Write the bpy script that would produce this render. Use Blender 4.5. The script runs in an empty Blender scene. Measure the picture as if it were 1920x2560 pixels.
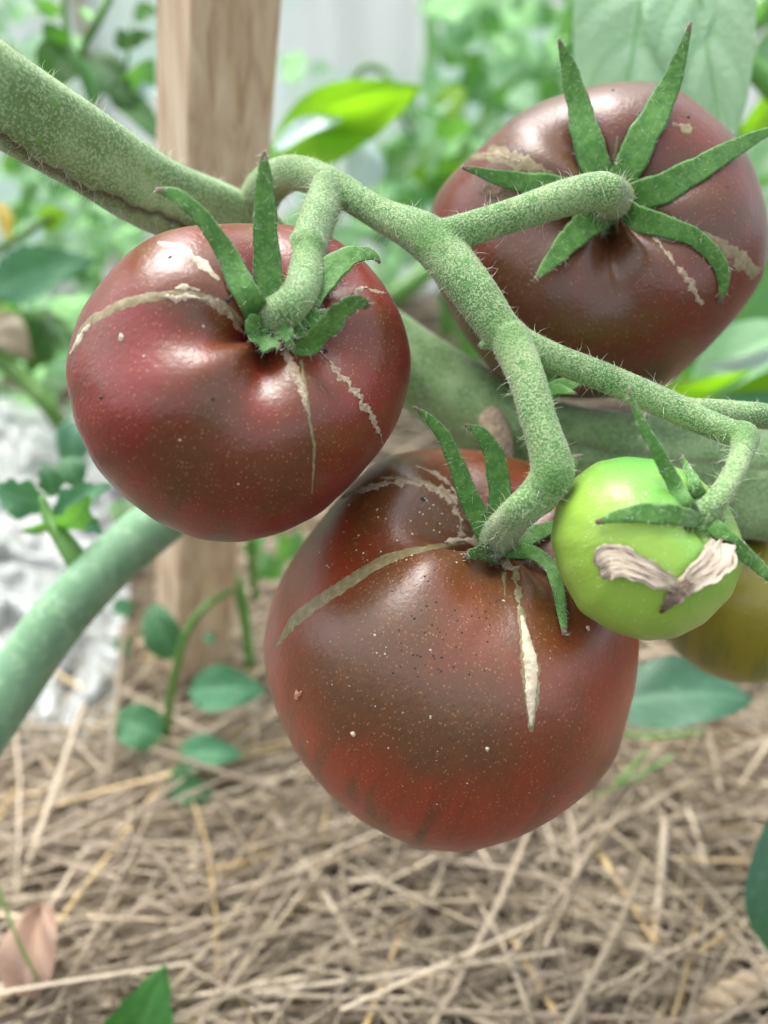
import bpy, math, random
import numpy as np
from mathutils import Vector, Matrix
from mathutils.bvhtree import BVHTree

random.seed(7)
rng = np.random.default_rng(7)
S = bpy.context.scene
C = S.collection

# ------------------------------------------------------------------ camera
PITCH = math.radians(28.0)
CAM = np.array([0.0, 0.0, 0.36])
FPX = 1971.0                       # focal length in pixels of the 1920x2560 photograph
RIGHT = np.array([1.0, 0, 0])
UP = np.array([0, math.sin(PITCH), math.cos(PITCH)])
FWD = np.array([0, math.cos(PITCH), -math.sin(PITCH)])
cd = bpy.data.cameras.new('camera')
cd.sensor_fit = 'VERTICAL'
cd.sensor_height = 24.0
cd.lens = 24.0 * FPX / 2560.0
cd.clip_start = 0.01
cd.clip_end = 200.0
cd.dof.use_dof = True
cd.dof.focus_distance = 0.188
cd.dof.aperture_fstop = 4.2
cd.dof.aperture_blades = 0
cam = bpy.data.objects.new('camera', cd)
C.objects.link(cam)
cam.location = CAM
cam.rotation_euler = (math.pi / 2 - PITCH, 0, 0)
S.camera = cam

# ------------------------------------------------------------------ light
SUN_EL, SUN_AZ = math.radians(66), math.radians(322)   # azimuth clockwise from +Y
w = bpy.data.worlds.new('World')
S.world = w
w.use_nodes = True
nt = w.node_tree
nt.nodes.clear()
sky = nt.nodes.new('ShaderNodeTexSky')
sky.sky_type = 'NISHITA'
sky.sun_disc = False
sky.sun_elevation = SUN_EL
sky.sun_rotation = SUN_AZ
sky.dust_density = 4.0
sky.air_density = 1.0
hs = nt.nodes.new('ShaderNodeHueSaturation')
hs.inputs['Saturation'].default_value = 0.3
bg = nt.nodes.new('ShaderNodeBackground')
bg.inputs['Strength'].default_value = 0.15
wo = nt.nodes.new('ShaderNodeOutputWorld')
nt.links.new(sky.outputs[0], hs.inputs['Color'])
nt.links.new(hs.outputs[0], bg.inputs['Color'])
nt.links.new(bg.outputs[0], wo.inputs['Surface'])
sl = bpy.data.lights.new('sun', 'SUN')
sl.energy = 1.5
sl.angle = math.radians(36)
sl.color = (1.0, 0.97, 0.93)
so = bpy.data.objects.new('sun', sl)
C.objects.link(so)
sd = Vector((math.sin(SUN_AZ) * math.cos(SUN_EL), math.cos(SUN_AZ) * math.cos(SUN_EL), math.sin(SUN_EL)))
so.rotation_euler = sd.to_track_quat('Z', 'Y').to_euler()
so.location = (0, 0, 3)
S.view_settings.view_transform = 'Standard'
S.view_settings.look = 'None'
S.view_settings.exposure = 1.47
S.view_settings.gamma = 1.0
S.view_settings.use_curve_mapping = False
S.cycles.use_denoising = True
S.cycles.max_bounces = 8
S.cycles.transparent_max_bounces = 12


# ------------------------------------------------------------------ helpers
def P(x, y, d):
    """Place of a photographed point that lies d metres in front of the lens."""
    return CAM + d * (FWD + RIGHT * ((x - 960) / FPX) + UP * ((1280 - y) / FPX))


def ground(x, y, z=0.0):
    k = -FWD[2] - UP[2] * (1280 - y) / FPX
    return P(x, y, (CAM[2] - z) / k)


def proj(v):
    r = np.asarray(v) - CAM
    d = r @ FWD
    return 960 + FPX * (r @ RIGHT) / d, 1280 - FPX * (r @ UP) / d, d


def tag(o, label=None, cat=None, group=None, kind=None):
    if label: o['label'] = label
    if cat: o['category'] = cat
    if group: o['group'] = group
    if kind: o['kind'] = kind
    return o


def empty(name, loc, label, cat, group=None):
    o = bpy.data.objects.new(name, None)
    o.empty_display_size = 0.01
    C.objects.link(o)
    o.location = loc
    return tag(o, label, cat, group)


def origin(o):
    p = np.zeros(3)
    while o is not None:
        p = p + np.array(o.location)
        o = o.parent
    return p


def mesh(name, V, F, mat, smooth=True, attrs=None, cols=None):
    me = bpy.data.meshes.new(name)
    V = np.asarray(V, float)
    me.from_pydata(V.tolist(), [], F if isinstance(F, list) else np.asarray(F).tolist())
    if attrs:
        for k, a in attrs.items():
            a = np.asarray(a, np.float32)
            if a.ndim == 1:
                me.attributes.new(k, 'FLOAT', 'POINT').data.foreach_set('value', a)
            else:
                me.attributes.new(k, 'FLOAT_VECTOR', 'POINT').data.foreach_set('vector', a.ravel())
    if smooth:
        me.polygons.foreach_set('use_smooth', [True] * len(me.polygons))
    if mat: me.materials.append(mat)
    me.update()
    return me


def obj(name, V, F, mat, parent=None, smooth=True, attrs=None):
    """One mesh object from world-space vertices, linked under parent."""
    V = np.asarray(V, float)
    base = origin(parent) if parent is not None else np.zeros(3)
    o = bpy.data.objects.new(name, mesh(name, V - base, F, mat, smooth, attrs))
    C.objects.link(o)
    if parent is not None: o.parent = parent
    return o


def spline(pts, n):
    """Catmull-Rom through rows of pts (any number of columns)."""
    p = np.asarray(pts, float)
    if len(p) == 2:
        t = np.linspace(0, 1, n)[:, None]
        return p[0] * (1 - t) + p[1] * t
    q = np.vstack([2 * p[0] - p[1], p, 2 * p[-1] - p[-2]])
    seg = np.linalg.norm(np.diff(p[:, :3], axis=0), axis=1) ** 0.5 + 1e-9
    cum = np.concatenate([[0], np.cumsum(seg)])
    out = []
    for s in np.linspace(0, cum[-1], n):
        i = min(int(np.searchsorted(cum, s, 'right') - 1), len(p) - 2)
        t = (s - cum[i]) / seg[i]
        a, b, c, d = q[i], q[i + 1], q[i + 2], q[i + 3]
        out.append(0.5 * (2 * b + (c - a) * t + (2 * a - 5 * b + 4 * c - d) * t * t + (3 * b - a - 3 * c + d) * t ** 3))
    return np.array(out)


def unit(v):
    v = np.asarray(v, float)
    return v / (np.linalg.norm(v) + 1e-12)


def frames(p):
    T = np.gradient(p, axis=0)
    T /= np.linalg.norm(T, axis=1)[:, None] + 1e-12
    N = np.zeros_like(p)
    n = np.cross(T[0], [0.31, 0.83, 0.46])
    for i in range(len(p)):
        n = n - T[i] * (n @ T[i])
        n = unit(n)
        N[i] = n
    return T, N, np.cross(T, N)


def tube(pts, radii, n=40, sides=16, rfun=None, caps=True):
    """Round tapered tube -> V, F, and along/around attributes."""
    pr = spline(np.column_stack([pts, radii]), n)
    p, r = pr[:, :3], np.maximum(pr[:, 3], 1e-5)
    T, N, B = frames(p)
    ang = np.linspace(0, 2 * np.pi, sides, endpoint=False)
    V = []
    for i in range(n):
        k = r[i] * (np.ones(sides) if rfun is None else rfun(i / (n - 1), ang))
        V.append(p[i] + N[i] * (np.cos(ang) * k)[:, None] + B[i] * (np.sin(ang) * k)[:, None])
    V = np.vstack(V)
    F = []
    for i in range(n - 1):
        for j in range(sides):
            F.append((i * sides + j, i * sides + (j + 1) % sides, (i + 1) * sides + (j + 1) % sides, (i + 1) * sides + j))
    if caps:
        V = np.vstack([V, p[0] - T[0] * r[0] * .5, p[-1] + T[-1] * r[-1] * .5])
        a, b = len(V) - 2, len(V) - 1
        o = (n - 1) * sides
        for j in range(sides):
            F.append((a, (j + 1) % sides, j))
            F.append((b, o + j, o + (j + 1) % sides))
    return V, F


def ribbon(pts, widths, thick, twist=0.0, n=24, fold=0.0, ruffle=0.0, sides=10):
    """Sepal-like blade with a lens-shaped section; faces the lens at twist 0."""
    pr = spline(np.column_stack([pts, widths, np.full(len(pts), 0.0) if np.isscalar(twist) else twist]), n)
    p, wd = pr[:, :3], np.maximum(pr[:, 3], 2e-4)
    tw = pr[:, 4] if not np.isscalar(twist) else np.full(n, twist)
    T = np.gradient(p, axis=0)
    T /= np.linalg.norm(T, axis=1)[:, None] + 1e-12
    V, F = [], []
    ph = rng.uniform(0, 6)
    rg_ = rng.normal(0, 1, (n, 2)); rg_[0] = rg_[-1] = 0
    for i in range(n):
        toc = unit(CAM - p[i])
        s = unit(np.cross(T[i], toc)); nn = np.cross(s, T[i])
        c, q = math.cos(tw[i]), math.sin(tw[i])
        s, nn = s * c + nn * q, nn * c - s * q
        u = i / (n - 1)
        for k in range(sides):
            a = 2 * math.pi * k / sides
            x = math.cos(a) * wd[i] / 2 * (1 + .025 * rg_[i, 0 if math.cos(a) > 0 else 1] + ruffle * .35 * math.sin(u * 26 + ph + (3 if math.cos(a) > 0 else 0)))
            z = math.sin(a) * thick / 2 * (1 - .6 * abs(math.cos(a))) + fold * abs(x) + ruffle * wd[i] * .12 * math.sin(u * 19 + ph) * math.cos(a)
            V.append(p[i] + s * x + nn * z)
    for i in range(n - 1):
        for k in range(sides):
            F.append((i * sides + k, i * sides + (k + 1) % sides, (i + 1) * sides + (k + 1) % sides, (i + 1) * sides + k))
    F.append(tuple(range(sides))[::-1])
    F.append(tuple((n - 1) * sides + k for k in range(sides)))
    tt = np.repeat(np.linspace(0, 1, n), sides)
    return np.array(V), F, {'along': tt}


def join(parts):
    V, F, o = [], [], 0
    for v, f in parts:
        V.append(np.asarray(v))
        F += [tuple(int(i) + o for i in q) for q in f]
        o += len(v)
    return np.vstack(V), F


# ------------------------------------------------------------------ materials
class NT:
    def __init__(s, name):
        s.m = bpy.data.materials.new(name)
        s.m.use_nodes = True
        s.t = s.m.node_tree
        s.t.nodes.clear()
        s.out = s.n('ShaderNodeOutputMaterial')

    def n(s, kind, **kw):
        nd = s.t.nodes.new(kind)
        for k, v in kw.items():
            if k in nd.inputs: nd.inputs[k].default_value = v
            else: setattr(nd, k, v)
        return nd

    def l(s, a, b): s.t.links.new(a, b)

    def coord(s, attr=None, scale=(1, 1, 1)):
        if attr:
            c = s.n('ShaderNodeAttribute', attribute_name=attr).outputs['Vector']
        else:
            c = s.n('ShaderNodeTexCoord').outputs['Object']
        mp = s.n('ShaderNodeMapping')
        mp.inputs['Scale'].default_value = scale
        s.l(c, mp.inputs['Vector'])
        return mp.outputs[0]

    def noise(s, co, scale, detail=3, rough=.55, dist=0):
        nd = s.n('ShaderNodeTexNoise')
        nd.inputs['Scale'].default_value = scale
        nd.inputs['Detail'].default_value = detail
        nd.inputs['Roughness'].default_value = rough
        nd.inputs['Distortion'].default_value = dist
        s.l(co, nd.inputs['Vector'])
        return nd.outputs['Fac']

    def ramp(s, fac, stops):
        r = s.n('ShaderNodeValToRGB')
        e = r.color_ramp.elements
        while len(e) < len(stops): e.new(0.5)
        for k, (p, c) in enumerate(stops):
            e[k].position = p
            e[k].color = (*c, 1) if len(c) == 3 else c
        s.l(fac, r.inputs[0])
        return r.outputs[0]

    def step(s, fac, a, b):
        if a > b: return s.math('SUBTRACT', 1.0, s.step(fac, b, a))
        m = s.n('ShaderNodeMapRange', interpolation_type='SMOOTHSTEP')
        m.inputs['From Min'].default_value = a
        m.inputs['From Max'].default_value = b
        s.l(fac, m.inputs['Value'])
        return m.outputs[0]

    def math(s, op, a, b=None):
        m = s.n('ShaderNodeMath', operation=op)
        for k, v in enumerate((a, b)):
            if v is None: continue
            if isinstance(v, (int, float)): m.inputs[k].default_value = v
            else: s.l(v, m.inputs[k])
        return m.outputs[0]

    def mix(s, fac, a, b, blend='MIX'):
        m = s.n('ShaderNodeMix', data_type='RGBA', blend_type=blend)
        for sock, v in ((m.inputs[0], fac), (m.inputs[6], a), (m.inputs[7], b)):
            if isinstance(v, (int, float)): sock.default_value = v
            elif isinstance(v, tuple): sock.default_value = (*v, 1)
            else: s.l(v, sock)
        return m.outputs[2]

    def bump(s, h, strength, dist, prev=None):
        b = s.n('ShaderNodeBump')
        b.inputs['Strength'].default_value = strength
        b.inputs['Distance'].default_value = dist
        s.l(h, b.inputs['Height'])
        if prev: s.l(prev, b.inputs['Normal'])
        return b.outputs[0]

    def principled(s, color, rough=.5, normal=None, **kw):
        p = s.n('ShaderNodeBsdfPrincipled')
        if isinstance(color, tuple): p.inputs['Base Color'].default_value = (*color, 1)
        else: s.l(color, p.inputs['Base Color'])
        if isinstance(rough, (int, float)): p.inputs['Roughness'].default_value = rough
        else: s.l(rough, p.inputs['Roughness'])
        if normal: s.l(normal, p.inputs['Normal'])
        for k, v in kw.items(): p.inputs[k.replace('_', ' ')].default_value = v
        return p.outputs[0]

    def done(s, sh):
        s.l(sh, s.out.inputs['Surface'])
        return s.m


def voro(t, co, scale, feature='F1', rnd=1.0):
    v = t.n('ShaderNodeTexVoronoi', feature=feature)
    v.inputs['Scale'].default_value = scale
    v.inputs['Randomness'].default_value = rnd
    t.l(co, v.inputs['Vector'])
    return v


def mat_tomato(name, c_red, c_brown, c_shoulder, amount, fleck=(.50, .24, .08), fleckn=1.0, rough=.34, spec=.7, zk=9.0, pores=.5, streaks=.7):
    """skin: ripe red blotched with brown-green shoulders, streaks down the sides, gold flecks."""
    t = NT(name)
    co = t.coord('skin')
    streak = t.coord('skin', (1, 1, .16))
    n1 = t.noise(co, 26, 3)
    n2 = t.noise(streak, 95, 4, .6)
    z = t.n('ShaderNodeSeparateXYZ')
    t.l(co, z.inputs[0])
    zz = t.math('MULTIPLY', z.outputs[2], zk)
    f = t.math('ADD', t.math('ADD', t.math('MULTIPLY', n1, 1.1), t.math('MULTIPLY', n2, .75)), zz)
    f = t.step(f, 1.16 - amount, 1.62 - amount)
    col = t.mix(f, c_red, c_brown)
    f2 = t.step(t.math('ADD', t.noise(co, 17, 2), t.math('MULTIPLY', zz, .5)), .54, .86)
    col = t.mix(f2, col, c_shoulder)
    # faint streaks running from stem to blossom end, strongest low down
    st = t.math('MULTIPLY', t.step(t.noise(t.coord('skin', (1, 1, .13)), 190, 3, .55), .47, .60), t.step(zz, .24, -.14))
    col = t.mix(t.math('MULTIPLY', st, streaks), col, (c_brown[0] * .5, c_brown[1] * .75, c_brown[2] * .9))
    hue = t.noise(co, 210, 3, .6)
    col = t.mix(t.math('MULTIPLY', t.step(hue, .45, .75), streaks * .5), col, tuple(k * 1.35 for k in c_brown))
    # gold flecks, stretched a little along the fruit
    v = voro(t, t.coord('skin', (1, 1, .7)), 1300)
    on = t.math('GREATER_THAN', t.n('ShaderNodeSeparateColor').outputs[0], .5)
    sp = t.n('ShaderNodeSeparateColor')
    t.l(v.outputs['Color'], sp.inputs[0])
    dens = t.math('MULTIPLY', t.noise(co, 45, 2), fleckn)
    on = t.math('LESS_THAN', sp.outputs[0], t.math('MULTIPLY', dens, 1.35))
    size = t.math('ADD', t.math('MULTIPLY', sp.outputs[1], .24), .10)
    dot = t.math('MULTIPLY', t.step(t.math('SUBTRACT', size, v.outputs['Distance']), 0, .09), on)
    col = t.mix(t.math('MULTIPLY', dot, .45), col, fleck)
    # a few dark specks of dirt
    v2 = voro(t, co, 150)
    sp2 = t.n('ShaderNodeSeparateColor')
    t.l(v2.outputs['Color'], sp2.inputs[0])
    dk = t.math('MULTIPLY', t.math('LESS_THAN', sp2.outputs[0], .10), t.step(v2.outputs['Distance'], .12, .05))
    col = t.mix(t.math('MULTIPLY', dk, .7), col, (.02, .015, .012))
    v3 = voro(t, co, 700)
    sp3 = t.n('ShaderNodeSeparateColor')
    t.l(v3.outputs['Color'], sp3.inputs[0])
    po = t.math('MULTIPLY', t.math('LESS_THAN', sp3.outputs[0], t.math('MULTIPLY', t.noise(co, 40, 2), pores)), t.step(v3.outputs['Distance'], .26, .10))
    col = t.mix(t.math('MULTIPLY', po, .45), col, tuple(k * .35 for k in c_brown))
    fine = t.noise(t.coord('skin', (1, 1, .45)), 900, 3, .6)
    mid = t.noise(co, 160, 2)
    bm = t.bump(fine, .32, .0004)
    bm = t.bump(mid, .16, .0012, bm)
    rg = t.math('ADD', t.math('MULTIPLY', t.noise(co, 70, 3), .16), rough - .08)
    rg = t.math('ADD', rg, t.math('MULTIPLY', dot, .2))
    return t.done(t.principled(col, rg, bm, Specular_IOR_Level=spec, Subsurface_Weight=.12, Subsurface_Scale=.004,
                               Sheen_Weight=.04, Sheen_Roughness=.4))


def mat_stem(name, deep, mid, pale, scale=900, pale_amt=.5, bump=.5, sheen=.35):
    """stem skin: green under a coat of short pale gland hairs."""
    t = NT(name)
    co = t.coord()
    n1 = t.noise(co, scale, 3, .7)
    big = t.noise(co, 70, 3)
    base = t.mix(t.step(big, .35, .7), deep, mid)
    f = t.step(t.math('ADD', n1, t.math('MULTIPLY', big, .25)), .60 - .12 * pale_amt, .78 - .12 * pale_amt)
    col = t.mix(f, base, pale)
    v = voro(t, co, 260)
    sp = t.n('ShaderNodeSeparateColor')
    t.l(v.outputs['Color'], sp.inputs[0])
    spot = t.math('MULTIPLY', t.math('LESS_THAN', sp.outputs[0], .16), t.step(v.outputs['Distance'], .34, .18))
    col = t.mix(t.math('MULTIPLY', spot, .8), col, (deep[0] * 1.2, deep[1] * 1.35, deep[2]))
    at = t.n('ShaderNodeAttribute', attribute_name='scar').outputs['Fac']
    col = t.mix(at, col, (.10, .095, .05))
    gr = t.n('ShaderNodeAttribute', attribute_name='green').outputs['Fac']
    col = t.mix(t.math('MULTIPLY', gr, .75), col, (.07, .22, .035))
    bm = t.bump(n1, bump, .0006)
    return t.done(t.principled(col, .62, bm, Sheen_Weight=sheen, Sheen_Roughness=.45, Specular_IOR_Level=.3,
                               Subsurface_Weight=.08, Subsurface_Scale=.002))


def mat_leaf(name, col, vein, trans, transcol, rough=.42, spec=.5, mottled=.35):
    t = NT(name)
    co = t.coord()
    at = t.n('ShaderNodeAttribute', attribute_name='vein').outputs['Fac']
    n1 = t.noise(co, 5 if mottled < .3 else 9, 4)
    c = t.mix(t.math('MULTIPLY', n1, mottled * 1.6), col, tuple(k * .5 for k in col))
    c = t.mix(t.math('MULTIPLY', at, .85), c, vein)
    rnd = t.n('ShaderNodeObjectInfo').outputs['Random']
    h = t.n('ShaderNodeHueSaturation')
    t.l(t.math('ADD', t.math('MULTIPLY', rnd, .5), .75), h.inputs['Value'])
    t.l(t.math('ADD', t.math('MULTIPLY', rnd, .03), .485), h.inputs['Hue'])
    t.l(c, h.inputs['Color'])
    bm = t.bump(t.noise(co, 40, 3), .25, .02)
    p = t.principled(h.outputs[0], rough, bm, Specular_IOR_Level=spec)
    tr = t.n('ShaderNodeBsdfTranslucent')
    tr.inputs[0].default_value = (*transcol, 1)
    mx = t.n('ShaderNodeMixShader')
    mx.inputs[0].default_value = trans
    t.l(p, mx.inputs[1])
    t.l(tr.outputs[0], mx.inputs[2])
    return t.done(mx.outputs[0])


def mat_simple(name, stops, scale=60, stretch=(1, 1, 1), rough=.7, bump=.4, bdist=.001, attr=None, detail=5, **kw):
    t = NT(name)
    co = t.coord(attr, stretch)
    n1 = t.noise(co, scale, detail, .6)
    col = t.ramp(n1, stops)
    return t.done(t.principled(col, rough, t.bump(n1, bump, bdist), **kw))


M = {}
M['t_left'] = mat_tomato('tomato_skin_left', (.185, .014, .007), (.115, .037, .009), (.13, .048, .014), .15, fleckn=1.3)
M['t_right'] = mat_tomato('tomato_skin_right', (.15, .021, .009), (.092, .036, .011), (.12, .046, .018), .25, fleckn=.9)
M['t_low'] = mat_tomato('tomato_skin_low', (.26, .034, .008), (.135, .042, .008), (.105, .043, .014), .16, fleckn=1.4, spec=.85, pores=.9, rough=.37)
M['t_olive'] = mat_tomato('tomato_skin_olive', (.24, .21, .012), (.17, .155, .016), (.15, .15, .025), .1, fleck=(.4, .33, .12), fleckn=.4)
M['t_green'] = mat_tomato('tomato_skin_green', (.27, .45, .06), (.21, .42, .06), (.07, .33, .06), .0, fleck=(.6, .7, .35), fleckn=.6, rough=.36, spec=.5, zk=26, pores=0, streaks=.04)
M['truss'] = mat_stem('truss_skin', (.06, .185, .045), (.11, .27, .08), (.34, .46, .22), 1900, .45, .6)
M['stem'] = mat_stem('stem_skin', (.125, .245, .08), (.22, .38, .145), (.33, .47, .24), 1300, .35, .4)
M['stem_far'] = mat_stem('far_stem_skin', (.13, .26, .14), (.17, .32, .18), (.21, .36, .21), 160, .2, .3)
M['shoot'] = mat_leaf('shoot_skin', (.13, .32, .06), (.2, .4, .1), .15, (.25, .5, .08))
M['hair'] = mat_simple('plant_hair', [(.3, (.6, .64, .46)), (.7, (.78, .8, .66))], 300, rough=.4)
M['fuzz'] = mat_simple('plant_fuzz', [(.3, (.30, .40, .17)), (.7, (.52, .56, .30))], 500, rough=.6)
M['scar_tan'] = mat_simple('scar_tan', [(.25, (.16, .11, .07)), (.5, (.36, .28, .19)), (.75, (.55, .46, .34))], 700, rough=.8, bump=.8)
M['scar_pale'] = mat_simple('scar_pale', [(.25, (.36, .28, .18)), (.55, (.62, .54, .40)), (.8, (.72, .65, .52))], 420, rough=.8, bump=.45)
M['scar_olive'] = mat_simple('scar_olive', [(.2, (.16, .11, .05)), (.5, (.23, .19, .09)), (.8, (.36, .32, .19))], 480, rough=.42, bump=.35)
M['scar_brown'] = mat_simple('scar_brown', [(.3, (.05, .03, .02)), (.6, (.17, .11, .07)), (.8, (.3, .22, .15))], 700, rough=.85, bump=.9)
M['petal'] = mat_simple('dry_petal', [(.38, (.13, .08, .05)), (.46, (.46, .38, .28)), (.8, (.66, .60, .50))], 1700, rough=.8, bump=.8, attr='skin')
M['petal_dark'] = mat_simple('dry_petal_dark', [(.3, (.07, .045, .03)), (.7, (.32, .24, .17))], 500, rough=.85)
M['dark'] = mat_simple('dark_speck', [(.3, (.01, .01, .012)), (.7, (.04, .035, .035))], 900, rough=.6)
M['flake'] = mat_simple('flake', [(.3, (.55, .2, .11)), (.7, (.75, .42, .3))], 500, rough=.7)
M['lf_dark'] = mat_leaf('leaf_dark', (.04, .15, .03), (.08, .22, .06), .28, (.12, .36, .03), spec=.3)
M['lf_mid'] = mat_leaf('leaf_mid', (.065, .22, .06), (.12, .3, .10), .36, (.20, .50, .06))
M['lf_blue'] = mat_leaf('leaf_bluish', (.05, .19, .105), (.12, .30, .18), .18, (.10, .33, .10), rough=.36, spec=.7)
M['lf_mint'] = mat_leaf('leaf_mint', (.32, .56, .34), (.5, .66, .45), .5, (.46, .82, .40), rough=.4)
M['lf_seed'] = mat_leaf('leaf_seedling', (.06, .21, .09), (.12, .3, .15), .22, (.14, .40, .12), spec=.4)
M['lf_lime'] = mat_leaf('leaf_backlit_lime', (.20, .42, .02), (.26, .47, .06), .5, (.30, .64, .015), rough=.5, spec=.3, mottled=.1)  # backlit look put into the colour: bright yellow-green base and transmission
M['lf_light'] = mat_leaf('leaf_light', (.22, .44, .22), (.35, .55, .32), .5, (.42, .78, .34))
M['lf_under'] = mat_leaf('leaf_underside', (.33, .51, .33), (.10, .27, .09), .42, (.40, .66, .34), rough=.6, spec=.25, mottled=.12)
M['lf_sky_sheen'] = mat_leaf('leaf_painted_sky_sheen', (.42, .60, .58), (.5, .65, .6), .15, (.4, .6, .5), rough=.25, spec=1.0, mottled=.05)  # pale blue base colour paints in the sky's reflection on the leaf
M['lf_dry'] = mat_leaf('leaf_dry', (.42, .36, .27), (.5, .42, .3), .25, (.5, .42, .3), rough=.7, spec=.2)
M['lf_brown'] = mat_leaf('leaf_brown', (.54, .38, .28), (.56, .42, .30), .2, (.6, .42, .3), rough=.7, spec=.2)
M['lf_yellow'] = mat_leaf('leaf_yellow', (.6, .42, .08), (.6, .45, .15), .4, (.8, .55, .1))


def mat_sepal():
    t = NT('sepal_skin')
    co = t.coord()
    n1 = t.noise(co, 420, 3, .65)
    n2 = t.noise(co, 1300, 2, .7)
    c = t.mix(t.step(n1, .35, .7), (.065, .21, .035), (.135, .32, .065))
    c = t.mix(t.math('MULTIPLY', t.step(n2, .52, .72), .6), c, (.27, .42, .20))
    al = t.n('ShaderNodeAttribute', attribute_name='along').outputs['Fac']
    tip = t.step(t.math('ADD', al, t.math('MULTIPLY', n1, .05)), .955, 1.0)
    c = t.mix(tip, c, (.20, .13, .10))
    p = t.principled(c, .55, t.bump(n1, .4, .0005), Sheen_Weight=.3, Sheen_Roughness=.4, Specular_IOR_Level=.35)
    tr = t.n('ShaderNodeBsdfTranslucent')
    tr.inputs[0].default_value = (.12, .32, .05, 1)
    mx = t.n('ShaderNodeMixShader')
    mx.inputs[0].default_value = .15
    t.l(p, mx.inputs[1]); t.l(tr.outputs[0], mx.inputs[2])
    return t.done(mx.outputs[0])


M['sepal'] = mat_sepal()


def mat_wood():
    t = NT('stake_wood')
    co = t.coord(None, (1, 1, .07))
    g = t.noise(co, 170, 4, .6, .6)
    k = t.noise(t.coord(None, (1, 1, .3)), 60, 3)
    c = t.ramp(g, [(.36, (.40, .28, .17)), (.5, (.55, .42, .28)), (.64, (.64, .53, .38))])
    c = t.mix(t.step(k, .60, .70), c, (.60, .47, .28))
    c = t.mix(t.step(t.noise(t.coord(None, (1, 1, .5)), 38, 2), .30, .22), c, (.22, .14, .09))
    return t.done(t.principled(c, .75, t.bump(g, .5, .001)))


M['wood'] = mat_wood()


def mat_straw():
    t = NT('straw')
    at = t.n('ShaderNodeAttribute', attribute_name='tone').outputs['Fac']
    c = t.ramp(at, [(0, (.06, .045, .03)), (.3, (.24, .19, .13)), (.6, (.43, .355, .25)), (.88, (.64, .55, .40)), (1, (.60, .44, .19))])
    n = t.noise(t.coord(), 400, 3)
    c = t.mix(t.math('MULTIPLY', n, .35), c, (.25, .19, .14))
    return t.done(t.principled(c, .55, t.bump(n, .3, .001), Specular_IOR_Level=.4))


M['straw'] = mat_straw()
M['soil'] = mat_simple('soil', [(.3, (.03, .022, .016)), (.6, (.085, .065, .048)), (.8, (.15, .12, .09))], 90, rough=.95, bump=1, bdist=.01)
M['twine'] = mat_simple('twine', [(.3, (.34, .25, .15)), (.6, (.52, .42, .28)), (.8, (.62, .53, .38))], 700, rough=.8, bump=.8)


def mat_wall():
    t = NT('greenhouse_sheet')
    co = t.coord(None, (1, 1, .06))
    n = t.noise(co, 14, 4, .6)
    m2 = t.noise(t.coord(), 3.0, 3)
    c = t.ramp(n, [(.3, (.74, .77, .75)), (.55, (.84, .88, .86)), (.75, (.90, .93, .91))])
    c = t.mix(t.step(m2, .42, .64), c, (.66, .84, .74))
    d = t.principled(c, .35)
    tr = t.n('ShaderNodeBsdfTranslucent')
    t.l(c, tr.inputs[0])
    mx = t.n('ShaderNodeMixShader')
    mx.inputs[0].default_value = .5
    t.l(d, mx.inputs[1]); t.l(tr.outputs[0], mx.inputs[2])
    return t.done(mx.outputs[0])


M['wall'] = mat_wall()


def mat_film():
    t = NT('plastic_film')
    co = t.coord()
    n = t.noise(co, 30, 4, .6)
    c = t.ramp(n, [(.35, (.30, .32, .31)), (.65, (.50, .52, .50))])
    d = t.principled(c, .2, t.bump(t.noise(co, 38, 1, .4, .8), .6, .010), Specular_IOR_Level=.6)
    tr = t.n('ShaderNodeBsdfTransparent')
    tr.inputs[0].default_value = (.93, .95, .96, 1)
    mx = t.n('ShaderNodeMixShader')
    t.l(t.math('ADD', t.math('MULTIPLY', n, .42), .0), mx.inputs[0])
    t.l(d, mx.inputs[1]); t.l(tr.outputs[0], mx.inputs[2])
    return t.done(mx.outputs[0])


M['film'] = mat_film()

# ------------------------------------------------------------------ ground, straw, wall
gx = np.linspace(-8, 8, 81)
gy = np.linspace(-6, 12, 91)
V = np.array([(x, y, .0) for y in gy for x in gx])
F = [(j * 81 + i, j * 81 + i + 1, (j + 1) * 81 + i + 1, (j + 1) * 81 + i) for j in range(90) for i in range(80)]
tag(obj('ground', V, F, M['soil']), kind='structure')


pt, pb = P(546, 0, .300), ground(478, 1745)


def straw_geo(p, direc, length, width, bend, roll, nseg=4):
    direc = unit(direc)
    s = unit(np.cross(direc, [0, 0, 1.0]) + 1e-6)
    u = np.cross(s, direc)
    s2 = s * math.cos(roll) + u * math.sin(roll)
    u2 = np.cross(s2, direc)
    V, F = [], []
    for i in range(nseg + 1):
        t = i / nseg
        c = p + direc * (t - .5) * length + u * bend * (1 - (2 * t - 1) ** 2) * length + s * bend * .7 * math.sin(3 * t) * length
        k = width / 2 * (1 - .25 * t)
        V += [c + s2 * k, c + u2 * k * .45, c - s2 * k, c - u2 * k * .45]
    for i in range(nseg):
        for j in range(4):
            F.append((i * 4 + j, i * 4 + (j + 1) % 4, i * 4 + 4 + (j + 1) % 4, i * 4 + 4 + j))
    return V, F


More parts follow.
